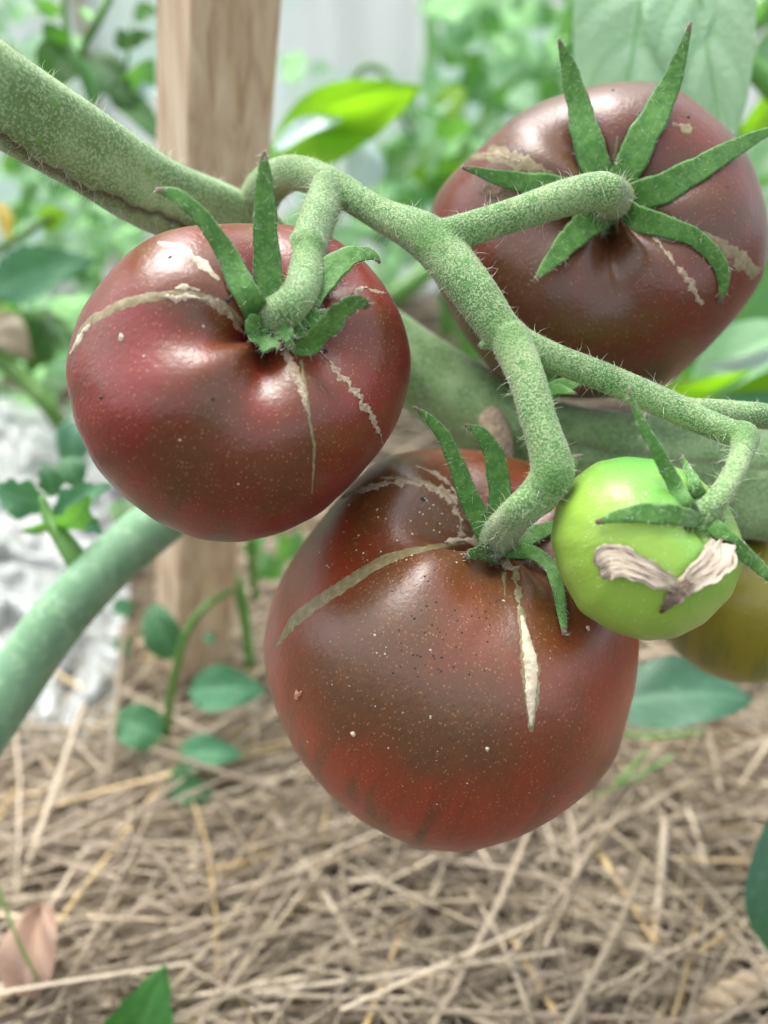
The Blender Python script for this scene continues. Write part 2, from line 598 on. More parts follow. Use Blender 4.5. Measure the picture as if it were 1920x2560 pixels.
def straw_bed(n, xr, yr, zmax, lmin, lmax, wmin, wmax):
    VV, FF, tone, o = [], [], [], 0
    for _ in range(n):
        x = random.uniform(*xr); y = random.uniform(*yr)
        if y > .45 and y < .95 and x < -.17 - .13 * (y - .47) and random.random() < .93: continue
        az = random.gauss(.2, .55) if random.random() < .72 else random.uniform(0, math.pi)
        L = random.uniform(lmin, lmax); W = random.uniform(wmin, wmax) * (1 if random.random() > .12 else 1.6)
        zc = zmax * random.random() ** .7
        tilt = random.gauss(0, .10)
        v, f = straw_geo(np.array([x, y, zc + .002]), (math.cos(az), math.sin(az), tilt), L, W, random.gauss(0, .055), random.uniform(0, 3), 4)
        tn = min(1, max(0, random.gauss(.5, .23) * (.5 + .65 * zc / zmax)))  # deeper straws get a darker tone, painting in the shade of the gaps
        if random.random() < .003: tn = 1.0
        if (x - pb[0]) ** 2 + (y - pb[1]) ** 2 < .035 ** 2: zc *= .2
        VV += v; FF += [tuple(i + o for i in q) for q in f]; o += len(v); tone += [tn] * len(v)
    return VV, FF, tone


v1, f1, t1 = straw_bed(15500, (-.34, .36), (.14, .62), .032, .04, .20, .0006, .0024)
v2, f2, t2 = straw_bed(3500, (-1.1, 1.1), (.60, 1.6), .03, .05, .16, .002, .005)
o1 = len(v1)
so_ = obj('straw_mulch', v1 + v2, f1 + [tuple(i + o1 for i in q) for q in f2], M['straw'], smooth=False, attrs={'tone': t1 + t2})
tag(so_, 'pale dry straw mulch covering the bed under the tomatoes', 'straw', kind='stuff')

# greenhouse wall of translucent sheets
wl = empty('greenhouse_wall', (0, 1.55, 0), 'pale translucent greenhouse wall behind the plants', 'wall')
for i in range(5):
    x0 = -2.5 + i * 1.0
    nx = 61
    xs = np.linspace(x0, x0 + .985, nx)
    V, F = [], []
    for side in (0, .006):
        for z in np.linspace(0, 1.2, 8):
            for k, x in enumerate(xs):
                V.append((x, 1.55 + side + .004 * math.sin(k * math.pi / 3), z))
    for s_ in range(2):
        for j in range(7):
            for k in range(nx - 1):
                a = s_ * 8 * nx + j * nx + k
                F.append((a, a + 1, a + nx + 1, a + nx))
    pn = obj('panel', V, F, M['wall'], wl)


def box(c, sx, sy, sz):
    V = [(c[0] + a * sx / 2, c[1] + b * sy / 2, c[2] + d * sz / 2) for a in (-1, 1) for b in (-1, 1) for d in (-1, 1)]
    F = [(0, 1, 3, 2), (4, 6, 7, 5), (0, 4, 5, 1), (2, 3, 7, 6), (0, 2, 6, 4), (1, 5, 7, 3)]
    return V, F


for i in range(6):
    V, F = box((-2.5 + i * 1.0 - .0075, 1.575, .61), .04, .03, 1.22)
    obj('batten', V, F, M['wood'], wl, smooth=False)

# ------------------------------------------------------------------ wooden stake
ax = unit(pt - pb)
pt2 = pt + ax * .35
pb2 = pb - ax * .03
stk = empty('wooden_stake', pb, 'sawn square wooden stake standing behind the thick stem', 'stake')
Wd = .036
yaw = math.radians(24.5)
toc = unit(CAM - (pt + pb) / 2); toc = unit(toc - ax * (toc @ ax))
sd_ = np.cross(ax, toc)
e1 = sd_ * math.cos(yaw) - toc * math.sin(yaw)
e2 = np.cross(ax, e1)
cr = [(-1, -.9), (-1, .9), (-.9, 1), (.9, 1), (1, .9), (1, -.9), (.9, -1), (-.9, -1)]
V = []
nz = 12
for i in range(nz):
    c = pb2 + (pt2 - pb2) * i / (nz - 1)
    for a, b in cr:
        V.append(c + e1 * a * Wd / 2 + e2 * b * Wd / 2)
F = [(i * 8 + k, i * 8 + (k + 1) % 8, i * 8 + 8 + (k + 1) % 8, i * 8 + 8 + k) for i in range(nz - 1) for k in range(8)]
F += [tuple(range(8))[::-1], tuple((nz - 1) * 8 + k for k in range(8))]
obj('timber', V, F, M['wood'], stk, smooth=False)

# ------------------------------------------------------------------ tomatoes
BV = {}


def poly_radius(poly, c, th):
    p = np.asarray(poly, float) - c
    out = []
    for a in th:
        d = np.array([math.cos(a), math.sin(a)])
        best = None
        for i in range(len(p)):
            u, v = p[i], p[(i + 1) % len(p)]
            e = v - u
            den = d[0] * e[1] - d[1] * e[0]
            if abs(den) < 1e-9: continue
            t = (u[0] * e[1] - u[1] * e[0]) / den
            s = (u[0] * d[1] - u[1] * d[0]) / den
            if t > 0 and -1e-6 <= s <= 1 + 1e-6: best = t if best is None else max(best, t)
        out.append(best if best else 1)
    return np.array(out)


def circ_smooth(a, k=2):
    for _ in range(k):
        a = .25 * np.roll(a, 1) + .5 * a + .25 * np.roll(a, -1)
    return a


def tomato(key, label, poly, depth, stem_px, hr, dip, lobes, mat, toward=None, center=None, seed=0):
    poly = np.asarray(poly, float)
    c2 = np.array(center if center is not None else [(poly[:, 0].min() + poly[:, 0].max()) / 2, (poly[:, 1].min() + poly[:, 1].max()) / 2], float)
    th = np.linspace(-math.pi, math.pi, 144, endpoint=False)
    rho = circ_smooth(poly_radius(poly, c2, th), 3)
    Rpx = rho.mean()
    R = depth * math.sin(math.atan(Rpx / FPX))
    c3 = P(c2[0], c2[1], depth)
    o2 = (np.array(stem_px) - c2) / (.86 * Rpx)
    m = np.linalg.norm(o2)
    if m > .9: o2 *= .9 / m; m = .9
    z = math.sqrt(1 - m * m)
    vd = unit(CAM - c3)
    r_ = unit(np.cross(UP, vd)); u_ = np.cross(vd, r_)
    axis = unit(r_ * o2[0] - u_ * o2[1] + vd * z)
    nu, nv = 160, 110
    rs = np.random.default_rng(seed)
    u = np.linspace(0, 2 * np.pi, nu, endpoint=False)
    v = np.linspace(0, np.pi, nv)
    U, Vv = np.meshgrid(u, v)
    rr = np.sin(Vv) ** .88
    zz = np.where(Vv < np.pi / 2, hr * np.sqrt(np.maximum(0, 1 - np.sin(Vv) ** 2.7)), np.cos(Vv) * hr)
    lob = np.zeros_like(U)
    for n, a, ph in lobes:
        lob += a * np.cos(n * U + ph)
    wt = (.5 + .5 * np.cos(Vv)) ** .7
    top = np.cos(Vv) > 0
    # creases deepen toward the stem
    near = np.exp(-(rr / .62) ** 2) * top
    zz = zz - dip * np.exp(-(rr / .30) ** 2) * top - dip * .55 * np.exp(-(rr / .60) ** 2) * top + lob * near * 1.3
    rr = rr * (1 + lob * wt * .75)
    zz = zz + .06 * np.exp(-(rr / .2) ** 2) * (~top)
    a1 = unit(np.cross(axis, [.3, .1, .9])); a2 = np.cross(axis, a1)
    loc = np.stack([rr * np.cos(U), rr * np.sin(U), zz], -1).reshape(-1, 3) * R
    W = c3 + loc[:, :1] * a1 + loc[:, 1:2] * a2 + loc[:, 2:] * axis
    # ease the outline to the fruit's own uneven shape
    for _ in range(4):
        rel = W - CAM
        d = rel @ FWD
        px = 960 + FPX * (rel @ RIGHT) / d - c2[0]
        py = 1280 - FPX * (rel @ UP) / d - c2[1]
        an = np.arctan2(py, px)
        pr = np.hypot(px, py)
        cur = np.zeros(144)
        idx = ((an + math.pi) / (2 * math.pi) * 144 + .5).astype(int) % 144
        np.maximum.at(cur, idx, pr)
        cur = circ_smooth(cur, 2)
        k = rho / np.maximum(cur, 1)
        k = circ_smooth(k, 3)
        kv = np.interp(an, np.append(th, math.pi), np.append(k, k[0]))
        lat = W - c3
        dep = lat @ vd
        W = c3 + vd * dep[:, None] + (lat - vd * dep[:, None]) * kv[:, None]
    F = []
    for i in range(nv - 1):
        for j in range(nu):
            F.append((i * nu + j, (i + 1) * nu + j, (i + 1) * nu + (j + 1) % nu, i * nu + (j + 1) % nu))
    base = c3 - axis * hr * R * .9
    e = empty('tomato', base, label, 'tomato', 'tomatoes hanging on the truss')
    fl = obj('fruit', W, F, mat, e, attrs={'skin': np.column_stack([(W - c3) @ a1, (W - c3) @ a2, (W - c3) @ axis]) + 0})
    BV[key] = (e, BVHTree.FromPolygons([Vector(x) for x in W], F), c3, R, axis, depth)
    return e


def hit(key, x, y):
    """depth at which the photo ray meets the fruit, plus normal"""
    d = unit(P(x, y, 1) - CAM)
    h = BV[key][1].ray_cast(Vector(CAM), Vector(d))
    if h[0] is None: return None, None
    n = np.array(h[1])
    if n @ d > 0: n = -n
    return np.array(h[0]), n


T1 = [(163, 950), (170, 870), (200, 780), (255, 700), (320, 630), (400, 580), (480, 562), (600, 558), (720, 560), (820, 585), (900, 640), (960, 710), (1005, 790), (1028, 880), (1025, 960), (995, 1060), (950, 1130), (880, 1210), (800, 1285), (700, 1335), (600, 1357), (500, 1350), (400, 1310), (310, 1245), (240, 1170), (190, 1070)]
T2 = [(1073, 538), (1083, 500), (1105, 460), (1148, 415), (1197, 370), (1284, 290), (1365, 248), (1450, 222), (1540, 203), (1640, 205), (1705, 228), (1752, 265), (1800, 302), (1850, 350), (1890, 425), (1915, 515), (1924, 600), (1910, 692), (1872, 755), (1828, 810), (1750, 890), (1672, 962), (1580, 990), (1470, 1000), (1350, 990), (1249, 949), (1200, 892), (1151, 827), (1110, 752), (1076, 677), (1068, 600)]
T3 = [(657, 1620), (670, 1537), (695, 1461), (745, 1373), (809, 1290), (870, 1215), (930, 1160), (1000, 1130), (1080, 1120), (1200, 1125), (1350, 1160), (1470, 1230), (1555, 1350), (1590, 1480), (1600, 1600), (1590, 1715), (1545, 1890), (1488, 1968), (1399, 2039), (1296, 2096), (1170, 2133), (1043, 2121), (916, 2063), (821, 1987), (745, 1892), (695, 1790), (670, 1715)]
T4 = [(1375, 1350), (1390, 1260), (1430, 1200), (1490, 1155), (1560, 1140), (1650, 1150), (1740, 1190), (1820, 1260), (1855, 1340), (1860, 1410), (1830, 1490), (1760, 1560), (1690, 1595), (1610, 1603), (1530, 1580), (1450, 1530), (1400, 1440)]
T5 = [(1880 + 265 * math.cos(a), 1448 + 262 * math.sin(a)) for a in np.linspace(0, 6.28, 24, endpoint=False)]
tomato('L', 'dark red brown tomato hung below the thick stem, crossed by cracks around its curled calyx', T1, .200, (695, 800), .84, .155,
       [(2, .02, .5), (3, .028, 1.0), (5, .045, 2.2), (7, .02, .3)], M['t_left'], seed=1)
tomato('R', 'dark brown tomato with spread star shaped calyx, in front of big pale leaf', T2, .247, (1535, 500), .80, .165,
       [(2, .02, .1), (4, .03, .8), (5, .035, .4), (7, .02, 1.5)], M['t_right'], seed=2)
tomato('B', 'largest red brown tomato, lowest on the truss, with a white crack down its side', T3, .232, (1245, 1370), .93, .14,
       [(2, .015, .9), (3, .02, 2.4), (5, .028, 1.0), (6, .015, .3)], M['t_low'], seed=3)
tomato('G', 'small unripe light green tomato with withered petals stuck to it', T4, .181, (1760, 1285), .86, .16,
       [(2, .03, .9), (5, .03, 1.0)], M['t_green'], seed=4)
tomato('O', 'olive brown half ripe tomato partly hidden behind the small green one', T5, .275, (1900, 1290), .88, .15,
       [(3, .02, 1), (5, .02, 1.0)], M['t_olive'], seed=5)


def scar(key, pts, widths, mat, jag=.3, lift=.00025, name='growth_crack', n=None):
    """corky crack following the skin between two points of the fruit"""
    L = sum(math.dist(a, b) for a, b in zip(pts, pts[1:]))
    n = n or max(8, int(L / 4.5))
    pr = spline(np.column_stack([np.asarray(pts, float), np.zeros(len(pts)), widths]), n)
    V, F, rows = [], [], 0
    prev = False
    jl, jr = rng.normal(0, 1, (2, n))
    sm = lambda a: np.convolve(a, [.25, .5, .25], 'same') * 1.5
    jl, jr = .45 * jl + .75 * sm(sm(rng.normal(0, 1, n))), .45 * jr + .75 * sm(sm(rng.normal(0, 1, n)))
    tg = np.gradient(pr[:, :2], axis=0)
    for i in range(n):
        t = unit(tg[i]); s = np.array([-t[1], t[0]])
        wd = max(pr[i, 3] * .82, 2.0)
        row = []
        for k, q in enumerate((-1, -.45, 0, .45, 1)):
            j = jl[i] if q < 0 else jr[i]
            x, y = pr[i, :2] + s * q * wd / 2 * (1 + jag * j)
            h, nn = hit(key, x, y)
            if h is None: row = None; break
            row.append(h + nn * (lift * (.1 if abs(q) == 1 else .55 + .09 * rng.normal())))
        if row is None: prev = False; continue
        V += row
        if prev:
            b = len(V) - 10
            F += [(b + k, b + k + 1, b + k + 6, b + k + 5) for k in range(4)]
        prev = True
    if F: obj(name, V, F, mat, BV[key][0])


# cracks, left fruit
scar('L', [(180, 880), (225, 805), (320, 757), (420, 738), (500, 742), (560, 770), (605, 812)], [12, 26, 30, 26, 24, 34, 20], M['scar_olive'], .12)
scar('L', [(178, 885), (205, 835), (228, 805)], [8, 14, 8], M['scar_pale'], .4, .0005)
scar('L', [(400, 740), (460, 742), (510, 748)], [6, 16, 10], M['scar_pale'], .8, .0005)
scar('L', [(500, 745), (560, 772), (605, 830)], [16, 26, 12], M['scar_tan'], .5, .0005)
scar('L', [(395, 608), (450, 622), (505, 660), (548, 700)], [8, 26, 24, 8], M['scar_pale'], .25)
scar('L', [(438, 722), (470, 716), (500, 726)], [6, 20, 6], M['scar_pale'], .6)
scar('L', [(705, 880), (735, 925), (755, 970), (765, 1010), (772, 1040)], [20, 34, 18, 16, 5], M['scar_tan'], .5)
scar('L', [(772, 1040), (785, 1120), (780, 1235)], [7, 8, 4], M['scar_olive'], .3, .0002)
scar('L', [(752, 900), (765, 980), (775, 1050)], [10, 10, 4], M['scar_olive'], .3, .0002)
scar('L', [(790, 870), (850, 935), (910, 1015), (945, 1080), (960, 1115)], [7, 13, 14, 10, 3], M['scar_tan'], .9)
scar('L', [(850, 752), (910, 722), (965, 735), (985, 750)], [6, 12, 12, 5], M['scar_tan'], .9)
# low fruit
scar('B', [(690, 1620), (745, 1545), (850, 1470), (960, 1402), (1060, 1372), (1165, 1358)], [5, 36, 36, 30, 20, 8], M['scar_olive'], .10)
scar('B', [(1110, 1356), (1150, 1352), (1200, 1350)], [8, 16, 14], M['scar_pale'], .8, .0005)
scar('B', [(1285, 1420), (1300, 1500), (1312, 1570)], [20, 22, 16], M['scar_olive'], .5)
scar('B', [(1298, 1530), (1312, 1600), (1325, 1660), (1328, 1730), (1328, 1830)], [10, 34, 54, 48, 12], M['scar_olive'], .12, .00012)
scar('B', [(1305, 1540), (1315, 1590), (1325, 1650), (1328, 1720), (1328, 1812)], [10, 22, 38, 34, 10], M['scar_pale'], .12, .0006)
scar('B', [(1258, 1430), (1262, 1490)], [10, 4], M['scar_olive'], .5)
scar('B', [(855, 1242), (930, 1217), (1010, 1206), (1080, 1218), (1130, 1252), (1160, 1340)], [10, 14, 16, 20, 30, 26], M['scar_tan'], .5)
scar('B', [(950, 1195), (1030, 1198), (1090, 1215)], [4, 10, 6], M['scar_olive'], .5)
scar('B', [(1040, 1165), (1090, 1185), (1150, 1240), (1180, 1300)], [5, 12, 14, 12], M['scar_tan'], .6)
scar('B', [(1230, 1400), (1265, 1412), (1300, 1420)], [14, 24, 14], M['scar_tan'], .6, .0005)
# right fruit
scar('R', [(1180, 395), (1250, 390), (1320, 410), (1380, 440)], [14, 44, 48, 20], M['scar_olive'], .3)
scar('R', [(1205, 385), (1260, 392), (1300, 405)], [6, 18, 8], M['scar_tan'], .6, .0005)
scar('R', [(1205, 470), (1245, 490), (1285, 500)], [30, 60, 40], M['scar_brown'], .5)
scar('R', [(1625, 580), (1680, 650), (1720, 705), (1758, 760)], [10, 14, 22, 14], M['scar_tan'], .6)
scar('R', [(1740, 575), (1830, 630), (1890, 690)], [10, 40, 44], M['scar_olive'], .3)
scar('R', [(1545, 340), (1535, 400)], [6, 10], M['scar_olive'], .4)
scar('R', [(1680, 310), (1730, 325)], [6, 16], M['scar_olive'], .9)


def specks(key, spots, mat, name):
    VV = []
    for x, y, r in spots:
        h, n = hit(key, x, y)
        if h is None: continue
        rr_ = r / FPX * BV[key][5]
        a = unit(np.cross(n, [.3, .5, .8])); b = np.cross(n, a)
        ring = [h + (a * math.cos(t) * random.uniform(.6, 1.2) + b * math.sin(t) * random.uniform(.6, 1.2)) * rr_ + n * .00005 for t in np.linspace(0, 6.28, 7)[:-1]]
        VV.append((ring + [h + n * rr_ * .6], [(k, (k + 1) % 6, 6) for k in range(6)]))
    V, F = join(VV)
    tag(obj(name, V, F, mat, BV[key][0], smooth=False), kind='stuff')


specks('L', [(253, 993, 6), (600, 697, 6), (571, 750, 7), (813, 878, 7), (425, 643, 5), (533, 998, 4)], M['dark'], 'dirt_specks')
specks('L', [(303, 842, 9), (508, 815, 4), (690, 960, 4), (596, 1210, 3), (360, 890, 3), (450, 1100, 3)], M['scar_pale'], 'dust_specks')
specks('B', [(883, 1835, 7), (1217, 1872, 5), (1260, 1502, 4), (937, 1588, 3), (1060, 1247, 5), (770, 1855, 3), (1470, 1570, 7)] +
       [(random.uniform(760, 1200), random.uniform(1250, 1420), random.uniform(1.5, 3)) for _ in range(60)] +
       [(random.uniform(750, 1450), random.uniform(1600, 2050), random.uniform(1.2, 2.4)) for _ in range(30)], M['scar_pale'], 'dust_specks')
specks('B', [(1058, 1247, 6), (1197, 1257, 7)] + [(random.uniform(980, 1250), random.uniform(1420, 1700), random.uniform(1.5, 3)) for _ in range(60)], M['dark'], 'dirt_specks')
specks('R', [(1720, 292, 5), (1533, 225, 4)], M['dark'], 'dirt_specks')
specks('G', [(random.uniform(1400, 1800), random.uniform(1180, 1560), random.uniform(1.2, 2.6)) for _ in range(45)], M['scar_pale'], 'dust_specks')

# ------------------------------------------------------------------ calyxes
HAIRS = {}


def px2m(p, d): return p * d / FPX


def wpx_half(wm, d): return .42 * wm / d * FPX


def sepal(par, key, pts, twist=0.0, thick=.0011, fold=.18, ruffle=.12):
    """pts: (x, y, depth or None, width px[, lift mm])"""
    P3, W_ = [], []
    for q in pts:
        x, y, d, wpx = q[:4]
        if d is None:
            h, n = hit(key, x, y)
            d = BV[key][5] if h is None else (h - CAM) @ FWD
            d -= q[4] / 1000
        P3.append(P(x, y, d)); W_.append(px2m(wpx, d))
    pr = spline(np.column_stack([P3, W_]), 14)
    P3, W_ = [], pr[:, 3]
    for k, q in enumerate(pr[:, :3]):
        x, y, d = proj(q)
        lim = []
        for ex, ey in ((0, 0), (wpx_half(W_[k], d), 0), (-wpx_half(W_[k], d), 0), (0, wpx_half(W_[k], d)), (0, -wpx_half(W_[k], d))):
            h, n = hit(key, x + ex, y + ey)
            if h is not None: lim.append((h - CAM) @ FWD)
        if lim and k > 0: d = min(d, min(lim) - .0009)
        P3.append(P(x, y, d))
    P3 = np.array(P3)
    P3[1:-1] = .25 * P3[:-2] + .5 * P3[1:-1] + .25 * P3[2:]
    V, F, at = ribbon(P3, np.asarray(W_) * .88, thick * .8, twist, 34, fold, ruffle)
    o = obj('sepal', V, F, M['sepal'], par, attrs=at)
    return V


def hairs_on(V, N, count, lmin, lmax, wid, droop=.3, jitter=.5, segs=3):
    """thin three-sided hairs standing on points V with normals N"""
    VV, FF, o = [], [], 0
    idx = rng.integers(0, len(V), count)
    for i in idx:
        n = unit(N[i] + rng.normal(0, jitter, 3))
        L = rng.uniform(lmin, lmax)
        side = unit(np.cross(n, rng.normal(0, 1, 3)))
        s2 = np.cross(n, side)
        cv = rng.normal(0, droop)
        for k in range(segs + 1):
            t = k / segs
            c = V[i] + n * L * t + side * cv * L * t * t - np.array([0, 0, .1 * L * t * t])
            wv = wid * (1 - .85 * t)
            VV += [c + side * wv, c - side * wv * .5 + s2 * wv * .87, c - side * wv * .5 - s2 * wv * .87]
        for k in range(segs):
            for j in range(3):
                FF.append((o + k * 3 + j, o + k * 3 + (j + 1) % 3, o + k * 3 + 3 + (j + 1) % 3, o + k * 3 + 3 + j))
        o += 3 * (segs + 1)
    return VV, FF


def normals_of(V, F):
    V = np.asarray(V)
    N = np.zeros_like(V)
    for f in F:
        n = np.cross(V[f[1]] - V[f[0]], V[f[2]] - V[f[0]])
        for i in f: N[i] += n
    return N / (np.linalg.norm(N, axis=1)[:, None] + 1e-12)


def calyx(key, px, specs, radius_px, lift=.5, hair=220):
    e = BV[key][0]
    h, n = hit(key, *px)
    d = (h - CAM) @ FWD
    R = px2m(radius_px, d)
    a = unit(np.cross(n, [.2, .9, .1])); b = np.cross(n, a)
    V, F = [], []
    nu, nv = 28, 7
    for i in range(nv):
        t = i / (nv - 1)
        for k in range(nu):
            an = 2 * math.pi * k / nu
            rr = R * t * (1 + .14 * math.sin(5 * an + 1) * t)
            V.append(h + (a * math.cos(an) + b * math.sin(an)) * rr + n * (.0016 * (1 - t ** 2) + lift / 1000))
    for i in range(nv - 1):
        for k in range(nu):
            F.append((i * nu + k, i * nu + (k + 1) % nu, (i + 1) * nu + (k + 1) % nu, (i + 1) * nu + k))
    cx = obj('calyx', V, F, M['sepal'], e, attrs={'along': np.full(len(V), .3)})
    hv, hf = [], []
    hp, hn = np.array(V), np.tile(n, (len(V), 1))
    a1, b1 = hairs_on(hp, hn, hair, .0012, .0034, .00006, .5, .55)
    hv.append((a1, b1))
    for s in specs:
        sv = sepal(cx, key, *s) if isinstance(s, tuple) else sepal(cx, key, s)
        N = normals_of(sv, [(i, (i + 1), i + 10) for i in range(len(sv) - 11)])
        a1, b1 = hairs_on(sv, rng.normal(0, 1, sv.shape), 170, .0005, .0018, .00005, .4, .2)
        hv.append((a1, b1))
    V, F = join(hv)
    tag(obj('hairs', V, F, M['hair'], cx), kind='stuff')
    return cx


hL = (hit('L', 690, 800)[0] - CAM) @ FWD
hR = (hit('R', 1530, 505)[0] - CAM) @ FWD
hB = (hit('B', 1245, 1365)[0] - CAM) @ FWD
hG = (hit('G', 1755, 1290)[0] - CAM) @ FWD
calyx('L', (690, 800), [
    [(650, 790, hL - .002, 80), (605, 715, hL - .005, 72), (560, 620, hL - .009, 58), (505, 545, hL - .012, 48), (450, 492, hL - .013, 42), (392, 474, hL - .012, 14)],
    [(680, 770, hL - .002, 90), (668, 660, hL - .004, 80), (663, 560, hL - .007, 68), (661, 450, hL - .010, 48), (660, 378, hL - .012, 10)],
    ([(760, 780, hL + .001, 60), (825, 680, hL + .003, 90), (880, 640, hL + .004, 60), (930, 636, hL + .005, 34), (950, 658, hL + .006, 10)], .5),
    ([(700, 845, hL - .003, 70), (765, 860, hL - .006, 70), (825, 800, hL - .010, 70), (880, 752, hL - .012, 55), (922, 765, hL - .010, 26)], -.5, .0011, .35, .25),
    ([(660, 800, hL - .002, 60), (635, 828, hL - .004, 75), (665, 858, hL - .006, 60), (705, 862, hL - .007, 30)], .6, .0012, .2, .9),
    ([(690, 810, hL - .003, 50), (705, 825, hL - .006, 55), (722, 845, hL - .008, 40), (722, 868, hL - .007, 16)], -.3, .0012, .2, .6),
    ([(760, 790, hL - .001, 50), (800, 800, hL + .0, 60), (830, 790, hL, 40)], .2),
], 88)
calyx('R', (1530, 505), [
    [(1515, 480, hR - .001, 70), (1478, 385, hR - .003, 84), (1448, 270, hR - .005, 66), (1422, 170, hR - .007, 44), (1397, 98, hR - .010, 8)],
    [(1545, 480, hR - .002, 70), (1590, 375, hR - .004, 88), (1640, 285, hR - .007, 78), (1690, 175, hR - .010, 48), (1727, 55, hR - .014, 8)],
    [(1560, 500, hR - .002, 80), (1650, 475, hR - .004, 84), (1740, 425, hR - .006, 70), (1840, 368, hR - .007, 50), (1945, 318, hR - .007, 14)],
    [(1550, 530, hR - .001, 80), (1630, 560, hR - .004, 66), (1710, 580, hR - .006, 52), (1775, 625, hR - .007, 42), (1812, 692, hR - .006, 36), (1800, 755, hR - .003, 12)],
    [(1525, 525, hR - .001, 80), (1455, 570, hR - .004, 78), (1398, 630, hR - .007, 58), (1335, 702, hR - .009, 10)],
    [(1500, 490, hR, 50), (1400, 466, hR - .003, 56), (1280, 452, hR - .006, 50), (1155, 418, hR - .010, 10)],
], 86)
calyx('B', (1245, 1365), [
    [(1225, 1355, hB - .001, 60), (1175, 1250, hB - .004, 60), (1135, 1145, hB - .007, 46), (1092, 1065, hB - .010, 34), (1034, 1017, hB - .013, 8)],
    [(1245, 1345, hB, 60), (1250, 1230, hB - .001, 66), (1235, 1140, hB - .002, 58), (1200, 1080, hB - .003, 36), (1160, 1062, hB - .003, 6)],
    ([(1240, 1360, hB - .002, 55), (1215, 1375, hB - .005, 50), (1190, 1378, hB - .008, 44), (1162, 1392, hB - .008, 18)], .6, .0013, .3, .4),
    ([(1260, 1375, hB - .002, 50), (1330, 1382, hB - .004, 44), (1375, 1415, hB - .006, 40), (1398, 1490, hB - .007, 34), (1411, 1588, hB - .006, 14)], .3),
    ([(1270, 1360, hB, 45), (1340, 1335, hB + .002, 52), (1410, 1300, hB + .005, 14)], .4),
    ([(1270, 1330, hB + .001, 45), (1350, 1270, hB + .005, 52), (1400, 1225, hB + .008, 40), (1445, 1138, hB + .012, 16)], .2),
], 72)
calyx('G', (1755, 1290), [
    [(1735, 1290, hG - .001, 44), (1700, 1235, hG - .004, 44), (1655, 1150, hG - .007, 40), (1600, 1050, hG - .008, 26), (1570, 970, hG - .009, 5)],
    [(1750, 1300, hG - .001, 44), (1660, 1284, hG - .004, 58), (1570, 1286, hG - .006, 46), (1490, 1306, hG - .005, 14)],
    [(1760, 1295, hG - .001, 44), (1830, 1355, hG - .003, 46), (1900, 1420, hG - .004, 36), (1970, 1480, hG - .004, 10)],
    [(1760, 1280, hG, 40), (1740, 1220, hG + .002, 40), (1705, 1140, hG + .004, 8)],
], 50, hair=160)

# ------------------------------------------------------------------ the tomato plant: lying main stem and the truss
plant = empty('tomato_plant', P(960, 760, .25), 'tomato plant with thick hairy green stem and branching fruit truss', 'plant')


def stem_r(t, a):
    k = 1 + .05 * np.cos(3 * a + 1) + .035 * np.cos(5 * a + 4 * t) + .03 * math.sin(9 * t) + .02 * math.sin(23 * t)
    return k


ms = [(-160, 110, .172, 112), (0, 238, .182, 110), (200, 362, .2, 100), (390, 482, .22, 92), (560, 545, .238, 78), (700, 640, .252, 76), (880, 790, .268, 82), (1080, 950, .272, 94),
      (1300, 1095, .268, 112), (1500, 1160, .262, 125), (1700, 1185, .255, 132), (1960, 1215, .245, 140)]
pts = [P(x, y, d) for x, y, d, r in ms]
rad = [px2m(r, d) for x, y, d, r in ms]
V, F = tube(pts, rad, 320, 72, stem_r)
# a long dark crack runs along the underside
VA = np.asarray(V).copy()
q = VA - CAM
dq = q @ FWD
xx = 960 + FPX * (q @ RIGHT) / dq
yy = 1280 - FPX * (q @ UP) / dq
line = np.interp(xx, [-200, 0, 80, 200, 330, 440, 520], [230, 345, 400, 470, 520, 560, 580])
NN = normals_of(VA, F)
facing = (NN * (-q)).sum(1) > 0
g = np.exp(-((yy - line + 5 * np.sin(xx * .05) + 3 * np.sin(xx * .13)) / 9) ** 2) * facing * (xx < 480)
line2 = np.interp(xx, [1250, 1500, 1700, 1950], [1075, 1120, 1150, 1175])
g2 = np.exp(-((yy - line2 + 4 * np.sin(xx * .04)) / 10) ** 2) * facing * (xx > 1300) * .6
gg = np.maximum(g, g2)
VA -= NN * (gg * .0013)[:, None]
obj('main_stem', VA, F, M['stem'], plant, attrs={'scar': np.clip(gg * 1.0, 0, 1)})
front = np.where(facing & (xx > -60) & (xx < 1980))[0]
h1, f1 = hairs_on(VA[front], NN[front], 9000, .0003, .0008, .00005, .3, .5, 1)
tag(obj('fuzz', h1, f1, M['fuzz'], plant), kind='stuff')
sil = np.where((np.abs((NN * unit(FWD)).sum(1)) < .35) & (xx < 700))[0]
h1, f1 = hairs_on(VA[sil], NN[sil], 260, .0014, .0038, .00007, .5, .35)
tag(obj('hairs', h1, f1, M['hair'], plant), kind='stuff')

